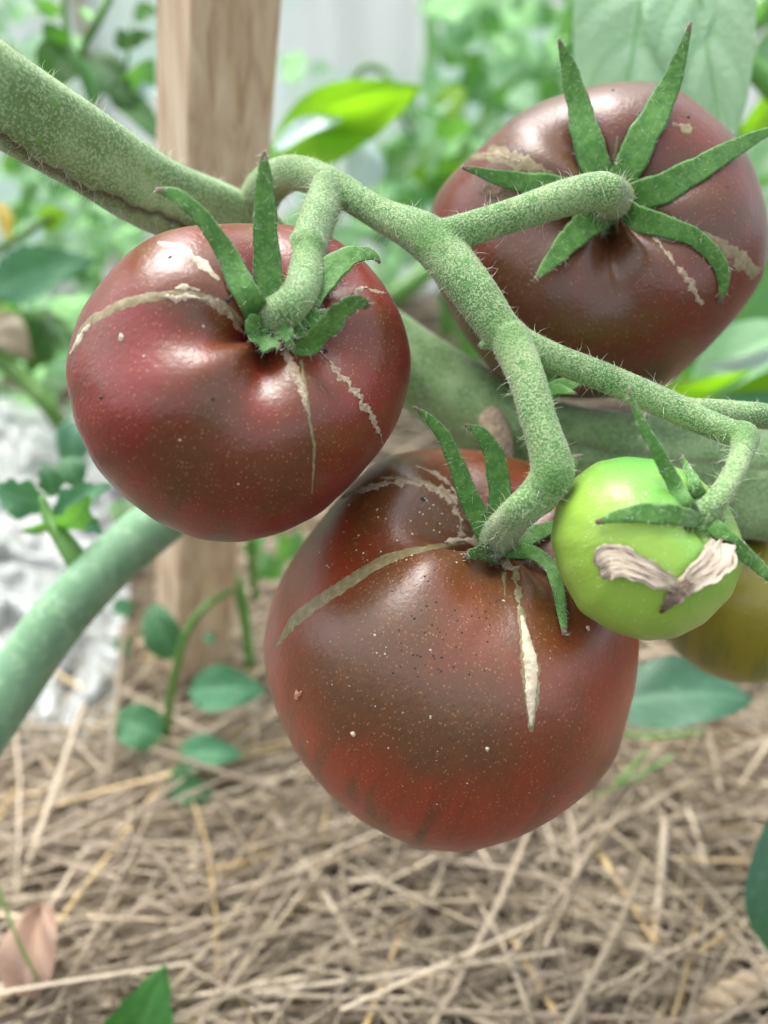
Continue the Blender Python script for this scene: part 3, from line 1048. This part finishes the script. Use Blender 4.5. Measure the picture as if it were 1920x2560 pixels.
TR = [
    # peduncle from the main stem to the far branch
    [(640, 520, .238, 50), (670, 465, .230, 48), (735, 432, .219, 42), (830, 462, .210, 42), (950, 535, .201, 40), (1075, 600, .194, 56), (1180, 725, .188, 56), (1265, 840, .186, 50), (1370, 890, .187, 38),
     (1500, 940, .190, 36), (1640, 1000, .191, 36), (1760, 1055, .189, 34), (1850, 1090, .186, 33)],
    # to the left fruit
    [(825, 465, .208, 44), (800, 530, .200, 46), (775, 600, .189, 48), (768, 622, .186, 52), (766, 650, .184, 46), (760, 710, .179, 46), (725, 765, .173, 46), (690, 790, hL - .002, 50), (680, 806, hL + .003, 74)],
    # to the right fruit
    [(1085, 605, .194, 50), (1160, 578, .191, 42), (1280, 540, .188, 42), (1400, 500, .187, 44), (1490, 478, .187, 46), (1522, 482, .189, 46), (1535, 500, hR - .001, 48), (1540, 508, hR + .004, 66)],
    # to the low fruit
    [(1270, 835, .185, 50), (1315, 940, .181, 46), (1347, 1050, .178, 46), (1374, 1140, .177, 50), (1378, 1188, .177, 55), (1345, 1232, .178, 47), (1290, 1285, .181, 43), (1243, 1345, hB - .002, 46), (1238, 1362, hB + .003, 64)],
    # to the green fruit
    [(1845, 1086, .186, 38), (1862, 1095, .184, 34), (1845, 1160, .178, 27), (1800, 1240, .171, 30), (1760, 1285, hG - .001, 36), (1757, 1292, hG + .003, 46)],
    # continuing out of the picture
    [(1640, 1000, .192, 36), (1720, 1025, .194, 32), (1820, 1032, .196, 32), (1960, 1045, .2, 32)],
    # stub bracts
    [(1225, 850, .187, 26), (1213, 862, .186, 14), (1200, 862, .185, 7)],
]
parts = []
for b in TR:
    parts.append(tube([P(x, y, d) for x, y, d, r in b], [px2m(r, d) for x, y, d, r in b], 60, 24,
                      lambda t, a: 1 + .03 * np.cos(3 * a + 5 * t) + .02 * math.sin(17 * t)))
V, F = join(parts)
tmp = bpy.data.objects.new('tmp', mesh('tmp', V, F, None))
C.objects.link(tmp)
m = tmp.modifiers.new('r', 'REMESH'); m.mode = 'VOXEL'; m.voxel_size = .00042; m.use_smooth_shade = True
m = tmp.modifiers.new('s', 'SMOOTH'); m.iterations = 8; m.factor = .5
dg = bpy.context.evaluated_depsgraph_get()
ev = tmp.evaluated_get(dg)
me = bpy.data.meshes.new_from_object(ev)
nvt = len(me.vertices)
TV = np.zeros(nvt * 3); me.vertices.foreach_get('co', TV); TV = TV.reshape(-1, 3)
TN = np.zeros(nvt * 3); me.vertices.foreach_get('normal', TN); TN = TN.reshape(-1, 3)
bpy.data.objects.remove(tmp)
base = origin(plant)
me.vertices.foreach_set('co', (TV - base).ravel())
me.materials.clear(); me.materials.append(M['truss'])
me.polygons.foreach_set('use_smooth', [True] * len(me.polygons))
gat = np.zeros(nvt)
for x, y, d, k in [(768, 622, .183, .0035), (1375, 1190, .174, .003), (1075, 600, .190, .004), (1862, 1095, .182, .003), (1270, 840, .182, .003)]:
    gat = np.maximum(gat, np.exp(-(np.linalg.norm(TV - P(x, y, d), axis=1) / k) ** 2 * .5))
me.attributes.new('green', 'FLOAT', 'POINT').data.foreach_set('value', gat.astype(np.float32))
me.name = 'truss'
tr_ = bpy.data.objects.new('truss', me)
C.objects.link(tr_)
tr_.parent = plant
fr = np.where((TN * (CAM - TV)).sum(1) > -.03 * np.linalg.norm(CAM - TV, axis=1))[0]
h1, f1 = hairs_on(TV[fr], TN[fr], 26000, .00022, .00062, .000045, .3, .6, 1)
tag(obj('fuzz', h1, f1, M['fuzz'], tr_), kind='stuff')
h1, f1 = hairs_on(TV, TN, 1100, .0012, .0036, .00006, .5, .35)
tag(obj('hairs', h1, f1, M['hair'], tr_), kind='stuff')

for pts_ in ([(1300, 960, .222, 30), (1360, 985, .216, 44), (1420, 960, .214, 40), (1490, 945, .214, 10)],
             [(1330, 1000, .222, 26), (1390, 975, .214, 30), (1440, 985, .210, 8)],
             [(1340, 990, .222, 26), (1380, 940, .216, 34), (1375, 905, .214, 8)]):
    V, F, at = ribbon([P(x, y, d) for x, y, d, r in pts_], [px2m(r, d) for x, y, d, r in pts_], .0009, .3, 26, .2, .2)
    obj('bract', V, F, M['sepal'], plant, attrs=at)
# corky stump of a removed leaf on the main stem
V, F = tube([P(1228, 1030, .254), P(1232, 1055, .252), P(1240, 1100, .250), P(1248, 1150, .250), P(1250, 1180, .252)], [.0028, .0046, .0048, .004, .003], 24, 20,
            lambda t, a: 1 + .1 * np.cos(4 * a + 6 * t) + .06 * np.cos(7 * a))
obj('leaf_stump', V, F, M['scar_tan'], plant)

# withered petals on the green fruit
wp = empty('withered_blossom', hit('G', 1665, 1450)[0], 'withered papery petals forming a brown V on the small green tomato', 'dried flower')


def petal(pts, mat, ruff):
    P3, W_ = [], []
    for x, y, l, wpx in pts:
        h, n = hit('G', x, y)
        if h is None: h, n = P(x, y, .17), -FWD
        P3.append(h + n * l * .7 / 1000); W_.append(px2m(wpx * .86, .165))
    n_, sd2 = 40, 22
    V, F, at = ribbon(P3, W_, .0005, .15, n_, .15, ruff, sd2)
    ac = np.tile(np.cos(np.arange(sd2) * 2 * math.pi / sd2), n_) * .0022
    sk = np.column_stack([ac, at['along'] * .0016, np.zeros(len(V))])
    # pleats along the petal, ragged outer end
    nn = unit(CAM - V.mean(0))
    V = V + nn * (.00022 * np.sin(ac * 5200))[:, None] + rng.normal(0, .00004, V.shape)
    for k in range(sd2):
        V[k] += (V[0:sd2].mean(0) - V[4 * sd2:5 * sd2].mean(0)) * rng.uniform(-.5, .5)
    obj('petal', V, F, mat, wp, attrs={'skin': sk})


petal([(1503, 1418, 1.4, 62), (1535, 1400, 2.2, 104), (1585, 1412, 2.4, 78), (1640, 1440, 1.8, 62), (1695, 1466, 1.2, 34)], M['petal'], .25)
petal([(1797, 1362, 2.0, 70), (1775, 1400, 2.6, 96), (1742, 1430, 2.2, 80), (1705, 1458, 1.6, 56), (1676, 1478, 1.2, 26)], M['petal'], .25)
petal([(1712, 1448, 2.2, 34), (1690, 1474, 2.0, 52), (1668, 1502, 1.4, 28), (1650, 1526, .9, 10)], M['petal_dark'], .5)
h, n = hit('B', 750, 1735)
V = [h + n * .0006 + np.array(q) * px2m(1, .21) for q in [(-10, 0, -13), (-2, 0, -15), (-1, -2, -4), (9, 0, 0), (12, 0, 12), (3, -3, 8), (-4, 0, 14), (-8, -3, 3)]]
fl = obj('flake', V, [(0, 1, 2, 7), (7, 2, 5, 6), (2, 3, 4, 5)], M['flake'], smooth=False)
mm = fl.modifiers.new('solid', 'SOLIDIFY'); mm.thickness = .0003
tag(fl, 'tiny curled orange flake stuck on the largest tomato', 'flake')

# ------------------------------------------------------------------ leaves
LM = {}


def leaf_mesh(kind, mat):
    key = (kind, mat)
    if key in LM: return LM[key]
    ny, nx = (60, 36) if kind == 'veined' else (22, 10)
    V, F, vein = [], [], []
    r = np.random.default_rng(len(kind) * 13 + 5)
    for i in range(ny + 1):
        t = i / ny
        if kind in ('ovate', 'dry'): wv = math.sin(math.pi * t ** .75) ** .8
        elif kind == 'round': wv = math.sqrt(max(0, 1 - (2 * t - 1) ** 2)) * (1.05 - .25 * t)
        elif kind == 'toothed': wv = math.sin(math.pi * t ** .7) ** .85 * (1 - .20 * ((t * 7) % 1))
        elif kind == 'lobed': wv = math.sin(math.pi * t ** .7) ** .8 * (.72 + .36 * abs(math.cos(t * math.pi * 3.1)))
        elif kind == 'veined': wv = math.sin(math.pi * min(1, t * .93 + .03) ** .9) ** .55
        else: wv = math.sin(math.pi * t ** .6) ** .7
        for j in range(nx + 1):
            x = j / nx * 2 - 1
            z = .10 * abs(x) * wv * (.8 if kind != 'dry' else 2) - .16 * (2 * t - 1) ** 2 + .03 * math.sin(9 * t + 3 * x) * abs(x)
            if kind == 'dry': z += .10 * math.sin(7 * t + 5 * x)
            vn = math.exp(-(x * wv / .035) ** 2)
            tt = t - .32 * abs(x) ** 1.25
            kk = 4.0 if kind == 'veined' else 6
            sv = math.exp(-(((tt * kk) % 1 - .5) / (.055 if kind == 'veined' else .09)) ** 2) * (1 - .35 * abs(x))
            v_ = max(vn, .8 * sv)
            if kind == 'veined':
                sub = math.exp(-(((tt * 15 + 2 * math.sin(9 * x)) % 1 - .5) / .12) ** 2) * .16
                v_ = max(v_, sub)
                z += .022 * abs(((tt * kk) % 1) - .5) * 2
                z += .012 * v_
            V.append((x * wv / 2, t, z)); vein.append(v_)
    for i in range(ny):
        for j in range(nx):
            a = i * (nx + 1) + j
            F.append((a, a + 1, a + nx + 2, a + nx + 1))
    LM[key] = mesh('leaf', V, F, M[mat], attrs={'vein': vein})
    return LM[key]


def leaf(par, kind, mat, b, t, width, roll=0.0, name='leaf'):
    """leaf from base b to tip t (world), width in metres, rolled about its axis off the lens"""
    b, t = np.asarray(b), np.asarray(t)
    a = t - b
    L = np.linalg.norm(a)
    a = a / L
    toc = unit(CAM - (b + t) / 2)
    s = unit(np.cross(a, toc)); n = np.cross(s, a)
    c, q = math.cos(roll), math.sin(roll)
    s, n = s * c + n * q, n * c - s * q
    o = bpy.data.objects.new(name, leaf_mesh(kind, mat))
    C.objects.link(o)
    par_o = origin(par)
    o.parent = par
    zs = min(L, width * 1.6)
    o.matrix_basis = Matrix(((s[0] * width, a[0] * L, n[0] * zs, b[0] - par_o[0]), (s[1] * width, a[1] * L, n[1] * zs, b[1] - par_o[1]),
                             (s[2] * width, a[2] * L, n[2] * zs, b[2] - par_o[2]), (0, 0, 0, 1)))
    return o


def lf(par, kind, mat, b, t, wpx, roll=0.0, name='leaf'):
    return leaf(par, kind, mat, P(*b), P(*t), px2m(wpx, (b[2] + t[2]) / 2), roll, name)


def stalk(par, pts, mat='shoot', name='stem', n=24, sides=10):
    V, F = tube([P(x, y, d) for x, y, d, r in pts], [px2m(r, d) for x, y, d, r in pts], n, sides)
    return obj(name, V, F, M[mat], par)


# big pale leaf seen from below, on the tomato plant
lf(plant, 'veined', 'lf_under', (1650, -300, .305), (1550, 322, .290), 345, .12)
lf(plant, 'veined', 'lf_under', (1715, -330, .295), (1790, 310, .283), 265, -.15)
specks_pts = []

# second stem crossing lower left
p2 = empty('tomato_vine', ground(-60, 2000), 'thick blurred green stem slanting beside the plastic film', 'stem')
stalk(p2, [(640, 1110, .33, 60), (520, 1205, .32, 63), (400, 1302, .31, 65), (300, 1385, .302, 66), (215, 1470, .296, 67), (120, 1580, .290, 70), (30, 1712, .285, 72), (-70, 1860, .28, 76), (-190, 2040, .285, 82)], 'stem_far', 'main_stem', 80, 40)
stalk(p2, [(225, 1475, .300, 34), (195, 1405, .297, 29), (155, 1345, .297, 23), (122, 1295, .298, 16), (105, 1240, .299, 8)], 'shoot', 'side_shoot')
for b, t, wd, r, k, m_ in [((105, 1265, .30), (-25, 1215, .30), 100, .3, 'lobed', 'lf_seed'), ((135, 1240, .3), (112, 1150, .3), 62, -.2, 'lobed', 'lf_seed'),
                           ((125, 1290, .3), (270, 1205, .30), 82, .4, 'lobed', 'lf_seed'), ((150, 1330, .295), (225, 1250, .29), 85, -.5, 'lobed', 'lf_mid'),
                           ((125, 1315, .295), (50, 1332, .29), 26, .5, 'ovate', 'lf_mid'), ((160, 1140, .36), (200, 1220, .36), 80, .2, 'ovate', 'lf_seed'),
                           ((60, 1230, .31), (20, 1290, .31), 60, -.3, 'lobed', 'lf_mid'), ((190, 1290, .3), (255, 1330, .3), 50, .3, 'lobed', 'lf_seed'), ((280, 1300, .4), (330, 1250, .4), 60, .2, 'lobed', 'lf_light')]:
    lf(p2, k, m_, b, t, wd, r)

# dark leafy shoot, upper left
p3 = empty('nightshade_weed', ground(250, 1250), 'dark green leafy weed beside the wooden stake, above the thick stem', 'plant')
stalk(p3, [(160, -30, .48, 9), (165, 70, .48, 9), (190, 150, .48, 8), (300, 260, .48, 8), (420, 380, .5, 8), (470, 520, .55, 8), (480, 900, .62, 8)])
stalk(p3, [(275, -10, .46, 11), (240, 60, .46, 11), (215, 105, .47, 9), (195, 160, .48, 8)])
stalk(p3, [(330, 60, .47, 4), (318, 150, .47, 5), (300, 260, .48, 5)])
for b, t, wd, r, k, m_ in [((165, 120, .47), (105, 60, .46), 66, .3, 'ovate', 'lf_dark'), ((190, 110, .47), (105, 215, .46), 120, -.4, 'ovate', 'lf_dark'),
                           ((215, 120, .47), (240, 235, .45), 130, .5, 'lobed', 'lf_dark'), ((220, 110, .47), (330, 270, .46), 90, .2, 'ovate', 'lf_dark'),
                           ((280, 220, .47), (410, 350, .46), 75, .5, 'ovate', 'lf_dark'), ((310, 250, .47), (395, 150, .47), 80, -.4, 'ovate', 'lf_mid'),
                           ((320, 120, .47), (285, 70, .47), 46, .3, 'ovate', 'lf_dark'), ((320, 110, .47), (385, 80, .47), 40, .6, 'ovate', 'lf_dark'),
                           ((330, 250, .47), (400, 215, .47), 60, .9, 'ovate', 'lf_sky_sheen'), ((230, 40, .46), (190, 20, .46), 30, .8, 'ovate', 'lf_light'),
                           ((330, 40, .5), (400, 20, .5), 50, .6, 'lobed', 'lf_mid'), ((150, 30, .5), (70, 0, .5), 50, .6, 'lobed', 'lf_mid')]:
    lf(p3, k, m_, b, t, wd, r)

# pepper plant with lit leaf
p4 = empty('pepper_plant', ground(760, 1050), 'broad leaved plant with a sunlit lime green leaf right of the stake', 'plant')
stalk(p4, [(675, 400, .5, 10), (660, 480, .52, 12), (700, 640, .58, 14), (760, 900, .7, 16), (760, 1050, .78, 16)])
lf(p4, 'ovate', 'lf_lime', (670, 395, .50), (1050, 205, .47), 175, .25)
lf(p4, 'ovate', 'lf_lime', (770, 345, .49), (1035, 235, .46), 120, -.4)
lf(p4, 'ovate', 'lf_sky_sheen', (675, 365, .485), (850, 285, .47), 66, .85)
lf(p4, 'ovate', 'lf_sky_sheen', (900, 470, .50), (925, 335, .5), 110, -.5)
lf(p4, 'ovate', 'lf_mid', (680, 400, .5), (640, 350, .49), 60, .3)


def bush(name, label, base_px, stems, boxes, cat='plant'):
    e = empty(name, ground(*base_px), label, cat, None)
    for st in stems: stalk(e, *st) if isinstance(st, tuple) else stalk(e, st)
    for x0, y0, x1, y1, n_, d0, d1, smin, smax, mats, kinds in boxes:
        for _ in range(n_):
            x, y, d = random.uniform(x0, x1), random.uniform(y0, y1), random.uniform(d0, d1)
            L = random.uniform(smin, smax)
            a = random.uniform(0, 2 * math.pi)
            b3 = P(x, y, d)
            dv = RIGHT * math.cos(a) + UP * math.sin(a) * .8 + FWD * random.uniform(-.5, .5)
            leaf(e, random.choice(kinds), random.choice(mats), b3, b3 + unit(dv) * px2m(L, d), px2m(L * random.uniform(.45, .75), d), random.uniform(-1.1, 1.1))
    return e


bush('tomato_bush', 'blurred leafy green plant between the stake and the dark tomato with star calyx', (1150, 860),
     [[(1075, -40, 1.1, 16), (1078, 120, 1.1, 15), (1085, 330, 1.1, 15), (1110, 600, 1.15, 18), (1120, 850, 1.25, 18)],
      [(860, 250, .9, 9), (905, 170, .9, 10), (970, 190, .9, 9), (1010, 300, .9, 9), (1080, 420, 1.0, 10)],
      [(1330, 150, .9, 9), (1240, 260, .92, 10), (1130, 420, .95, 12), (1080, 600, 1.05, 14)],
      [(980, 745, .8, 26), (1040, 700, .8, 26), (1110, 640, .82, 24)],
      [(1150, 640, .8, 20), (1160, 760, .8, 24), (1180, 960, .85, 26)]],
     [(1130, -20, 1470, 260, 60, .8, 1.2, 70, 150, ['lf_light', 'lf_light', 'lf_mint', 'lf_mint', 'lf_mid'], ['lobed', 'lobed', 'ovate']),
      (1020, 230, 1260, 430, 40, .8, 1.1, 70, 140, ['lf_mid', 'lf_light', 'lf_lime', 'lf_light', 'lf_mint'], ['lobed', 'lobed', 'ovate']),
      (940, 360, 1140, 640, 36, .8, 1.05, 70, 140, ['lf_light', 'lf_mid', 'lf_blue', 'lf_mint'], ['lobed', 'lobed', 'ovate']),
      (720, 150, 940, 280, 12, .9, 1.2, 60, 110, ['lf_mint'], ['lobed']),
      (700, 470, 1000, 780, 30, .8, 1.1, 60, 120, ['lf_light', 'lf_mint', 'lf_mid'], ['lobed', 'ovate'])])
bush('leafy_bush', 'blurred mixed green leaves against the light, left of the cracked tomato', (60, 1120),
     [[(-30, 880, .5, 24), (60, 950, .5, 22), (130, 1030, .5, 20), (200, 1140, .52, 18)],
      [(-30, 640, .5, 11), (50, 590, .5, 10), (130, 540, .5, 9)],
      [(250, 560, .8, 9), (240, 800, .8, 10), (200, 1100, .85, 12)]],
     [(170, 480, 380, 780, 50, .7, 1.0, 60, 120, ['lf_light', 'lf_light', 'lf_mint', 'lf_mint', 'lf_mid'], ['lobed', 'lobed', 'ovate']),
      (-20, 740, 250, 930, 34, .55, .9, 70, 130, ['lf_mid', 'lf_dark', 'lf_light', 'lf_mint'], ['lobed', 'lobed', 'ovate']),
      (-20, 400, 260, 600, 36, .7, 1.1, 60, 120, ['lf_light', 'lf_mid', 'lf_mint', 'lf_mint'], ['lobed', 'ovate']),
      (-20, 900, 240, 1120, 24, .7, 1.0, 60, 120, ['lf_light', 'lf_mint', 'lf_mid'], ['lobed']),
      (-20, -20, 130, 120, 8, .7, 1.0, 60, 120, ['lf_mint'], ['lobed'])])
p5 = [o for o in C.objects if o.name == 'leafy_bush'][0]
lf(p5, 'toothed', 'lf_seed', (-40, 720, .5), (230, 640, .5), 150, .35)
lf(p5, 'lobed', 'lf_mid', (60, 880, .52), (120, 765, .52), 130, .3)
lf(p5, 'lobed', 'lf_dark', (150, 790, .52), (60, 930, .52), 110, -.3)
lf(p5, 'ovate', 'lf_blue', (185, 1050, .45), (175, 1180, .45), 90, .3)
lf(p5, 'ovate', 'lf_lime', (95, 560, .5), (165, 530, .5), 60, .2)
lf(p5, 'dry', 'lf_dry', (-40, 800, .5), (75, 880, .5), 110, .3, 'dry_leaf')
lf(p5, 'ovate', 'lf_yellow', (0, 500, .5), (22, 600, .5), 40, .3, 'yellow_leaf')

# right edge foliage
p6 = empty('glossy_bush', ground(1800, 1000), 'bright green smooth leaves at the side of the star calyx tomato', 'plant')
stalk(p6, [(1830, 120, .42, 24), (1880, 170, .42, 26), (1960, 250, .42, 28)])
stalk(p6, [(1840, 90, .6, 34), (1890, 40, .6, 36), (1960, -30, .6, 38)])
stalk(p6, [(1990, 600, .5, 20), (1950, 900, .55, 22), (1900, 1000, .6, 24)])
for b, t, wd, r, k, m_ in [((1990, 650, .42), (1650, 960, .44), 230, .3, 'ovate', 'lf_mid'), ((1980, 800, .40), (1700, 1000, .42), 170, -.5, 'ovate', 'lf_light'),
                           ((1990, 960, .40), (1660, 985, .42), 110, .5, 'ovate', 'lf_lime'), ((1970, 880, .38), (1740, 925, .4), 60, .9, 'ovate', 'lf_sky_sheen'),
                           ((1990, 1010, .39), (1800, 1000, .4), 70, .4, 'ovate', 'lf_blue'), ((1960, 250, .45), (1860, 330, .45), 90, .3, 'ovate', 'lf_lime'),
                           ((1990, 330, .5), (1860, 450, .5), 110, -.3, 'lobed', 'lf_light'), ((1980, 60, .6), (1880, 160, .6), 90, .3, 'lobed', 'lf_light'),
                           ((1980, 150, .6), (1900, 300, .6), 90, .3, 'lobed', 'lf_mid'), ((2000, 560, .45), (1880, 700, .46), 120, .2, 'ovate', 'lf_mid'),
                           ((1430, 130, .5), (1480, 70, .5), 60, .2, 'ovate', 'lf_dark'), ((1460, 20, .6), (1400, 90, .6), 80, .2, 'lobed', 'lf_mid')]:
    lf(p6, k, m_, b, t, wd, r)

for k in range(26):
    x, y, d = random.uniform(1640, 1960), random.uniform(640, 1000), random.uniform(.5, .8)
    L = random.uniform(90, 190); a = random.uniform(0, 6.28)
    leaf(p6, random.choice(['ovate', 'lobed']), random.choice(['lf_mid', 'lf_light', 'lf_mid', 'lf_lime']), P(x, y, d), P(x + L * math.cos(a), y + L * math.sin(a), d + random.uniform(-.04, .04)), px2m(L * .6, d), random.uniform(-1, 1))
for k in range(16):
    x, y, d = random.uniform(1840, 1960), random.uniform(-20, 480), random.uniform(.55, .85)
    L = random.uniform(70, 140); a = random.uniform(0, 6.28)
    leaf(p6, 'lobed', random.choice(['lf_mid', 'lf_light', 'lf_mint', 'lf_lime']), P(x, y, d), P(x + L * math.cos(a), y + L * math.sin(a), d), px2m(L * .6, d), random.uniform(-1, 1))

# seedling at the foot of the stake
p7 = empty('seedling', ground(405, 2010), 'small seedling with round green leaves growing from the straw', 'seedling')
stalk(p7, [(405, 2010, .462, 8), (412, 1900, .45, 10), (425, 1750, .43, 11), (460, 1600, .42, 11), (510, 1520, .42, 10), (580, 1475, .43, 8)])
for b, t, wd, r in [((435, 1650, .42), (375, 1512, .42), 100, .15), ((465, 1722, .42), (662, 1722, .42), 116, .2), ((405, 1840, .43), (278, 1790, .43), 120, -.2),
                    ((430, 1885, .42), (602, 1880, .415), 92, .3), ((405, 1945, .412), (522, 1992, .402), 88, -.3), ((330, 1520, .5), (275, 1515, .5), 50, .2),
                    ((335, 1620, .5), (280, 1610, .5), 56, .4), ((510, 1590, .43), (540, 1600, .43), 30, .3)]:
    lf(p7, 'ovate' if wd in (116, 92) else 'round', 'lf_seed', b, t, wd, r)
p8 = empty('young_weed', ground(640, 1800), 'thin green weed stems rising behind the seedling', 'weed')
stalk(p8, [(640, 1800, .52, 9), (600, 1480, .48, 14), (540, 1420, .47, 16), (470, 1350, .46, 14), (430, 1250, .46, 10)])
stalk(p8, [(640, 1500, .5, 9), (630, 1400, .49, 11), (625, 1300, .48, 9)])
stalk(p8, [(700, 1500, .6, 9), (705, 1380, .6, 10), (690, 1280, .6, 9)])
for b, t, wd, r in [((690, 1450, .55), (650, 1380, .55), 70, .3), ((700, 1400, .58), (760, 1330, .58), 70, -.3), ((620, 1400, .5), (660, 1320, .5), 50, .4)]:
    lf(p8, 'lobed', 'lf_mid', b, t, wd, r)

# single leaves low in the picture
p9 = empty('fallen_leaf', ground(1500, 1900), 'blue green broad leaf lying under the olive tomato', 'leaf')
lf(p9, 'ovate', 'lf_blue', (1520, 1750, .36), (1900, 1725, .36), 190, .45)
p10 = empty('nettle_leaf', ground(330, 2700), 'pointed toothed green leaf poking up from the straw by the bottom edge', 'leaf')
lf(p10, 'toothed', 'lf_dark', (310, 2720, .31), (392, 2452, .30), 230, .15)
p11 = empty('broad_leaf', ground(2000, 2500), 'broad smooth green leaf above the twine by the straw', 'leaf')
lf(p11, 'ovate', 'lf_blue', (1990, 2460, .30), (1945, 2010, .30), 190, .2)
# thin green sprouts and grass
p12 = empty('grass_sprout', ground(1650, 1960), 'thin pale green sprouts spreading over the straw', 'sprout')
stalk(p12, [(1480, 1800, .43, 4), (1600, 1840, .43, 5), (1760, 1830, .435, 4)], 'shoot', 'blade')
stalk(p12, [(1490, 1990, .405, 4), (1580, 1950, .41, 5), (1680, 1890, .415, 4)], 'shoot', 'blade')
stalk(p12, [(1540, 1960, .408, 6), (1580, 1920, .41, 6), (1620, 1870, .415, 3)], 'shoot', 'blade')
p13 = empty('wild_grass', ground(90, 2440), 'single thin grass blade across the pinkish dry leaf', 'grass')
stalk(p13, [(95, 2450, .31, 4), (40, 2340, .312, 4), (-20, 2180, .32, 4)], 'shoot', 'blade')
p14 = empty('dry_leaf', ground(90, 2480), 'pinkish brown dry leaf lying on straw near the leaning stalk', 'leaf')
lf(p14, 'dry', 'lf_brown', (60, 2490, .312), (105, 2245, .335), 150, .3)

# distinct straws
def straw_thing(label, a, b, wpx, tone, bend=.01):
    a, b = np.array(a), np.array(b)
    L = np.linalg.norm(b - a)
    v, f = straw_geo((a + b) / 2, b - a, L, wpx, bend, .3, 10)
    o = obj('straw', v, f, M['straw'], attrs={'tone': [tone] * len(v)}, smooth=True)
    tag(o, label, 'straw', 'loose straws on top of the mulch')


straw_thing('long pale straw leaning up against the plastic film', ground(10, 2330, .02), P(210, 1755, .42), .0050, .8)
straw_thing('yellow straw bent across the mulch below the leaf by the olive tomato', ground(1500, 2130, .034), ground(1640, 2360, .034), .0042, 1.0)
straw_thing('yellow straw slanting just under the largest tomato', ground(800, 2160, .034), ground(920, 2115, .034), .004, 1.0)
straw_thing('long tan straw running down to the yellow bent straw', ground(1240, 2110, .034), ground(1620, 2370, .034), .0048, .7)
straw_thing('grey straw standing upright near the broad leaf at the edge', ground(1630, 2400, .03), ground(1660, 2060, .04), .0052, .75)
straw_thing('short pale straw on the mulch by the pinkish dry leaf', ground(50, 2245, .034), ground(190, 2235, .034), .0046, .9)
straw_thing('cream straw stretching beside the nettle leaf tip', ground(440, 2500, .034), ground(760, 2440, .034), .0042, .85)
straw_thing('pale wide straw below the seedling, pointing at the largest tomato', ground(510, 1995, .034), ground(800, 1920, .034), .0056, .85)
straw_thing('thin upright straw beside the wooden stake foot', ground(255, 2060, .02), P(310, 1560, .44), .0038, .6)
straw_thing('broad pale stalk leaning on the left face of the stake', ground(300, 1800, .0), P(385, 1400, .45), .0075, .72)
straw_thing('tan straw behind the seedling leaves reaching toward the largest tomato', ground(440, 1880, .034), ground(660, 1740, .04), .0046, .7)

# crumpled clear plastic film, lower left
nx, ny = 90, 110
V, F = [], []
from mathutils import noise as mn
for j in range(ny):
    for i in range(nx):
        u, v = i / (nx - 1), j / (ny - 1)
        a_ = P(-300 + 600 * u, 2030 - 60 * u, .452 + .012 * u) * (1 - v) + P(-380 + 760 * u, 960 + 190 * u, .80 - .05 * u) * v
        x, y, z = a_ + np.array([0, 0, .022 + .012 * math.sin(v * 3.1)])
        q = Vector((u * 5, v * 7, 1.3))
        k = mn.fractal(q, 1, 2, 3)
        rg = abs(mn.noise(Vector((u * 7 + 3, v * 11 + k, 5)))) ** .7
        n_ = np.array([.2, -.6, .75])
        V.append(np.array([x, y, z]) + n_ * (.012 * k + .03 * rg) * min(1, 12 * (v + .03)))
F = [(j * nx + i, j * nx + i + 1, (j + 1) * nx + i + 1, (j + 1) * nx + i) for j in range(ny - 1) for i in range(nx - 1)]
fm = obj('plastic_film', V, F, M['film'])
tag(fm, 'crumpled shiny clear plastic film lying behind the slanting stem', 'plastic film')

# twine, bottom right corner
tw = empty('twine', ground(1880, 2560), 'twisted straw coloured twine crossing the corner over straw', 'rope')
path = spline([ground(1700, 2640, .022), ground(1760, 2570, .03), ground(1800, 2510, .034), ground(1860, 2480, .036), ground(1990, 2430, .036)], 120)
Tt, Nn, Bb = frames(path)
for k in range(2):
    a = np.linspace(0, 13 * math.pi / 2, 120) + k * math.pi
    pp = path + Nn * (np.cos(a) * .0034)[:, None] + Bb * (np.sin(a) * .0034)[:, None]
    V, F = tube(pp, np.full(120, .0034), 120, 12, lambda t, an: 1 + .06 * np.cos(5 * an + 60 * t))
    s_ = obj('strand', V, F, M['twine'], tw)
    if k == 0:
        NNs = normals_of(V, F)
        h1, f1 = hairs_on(np.asarray(V), NNs, 130, .003, .012, .00012, .8, .6)
        tag(obj('fibres', h1, f1, M['twine'], tw), kind='stuff')
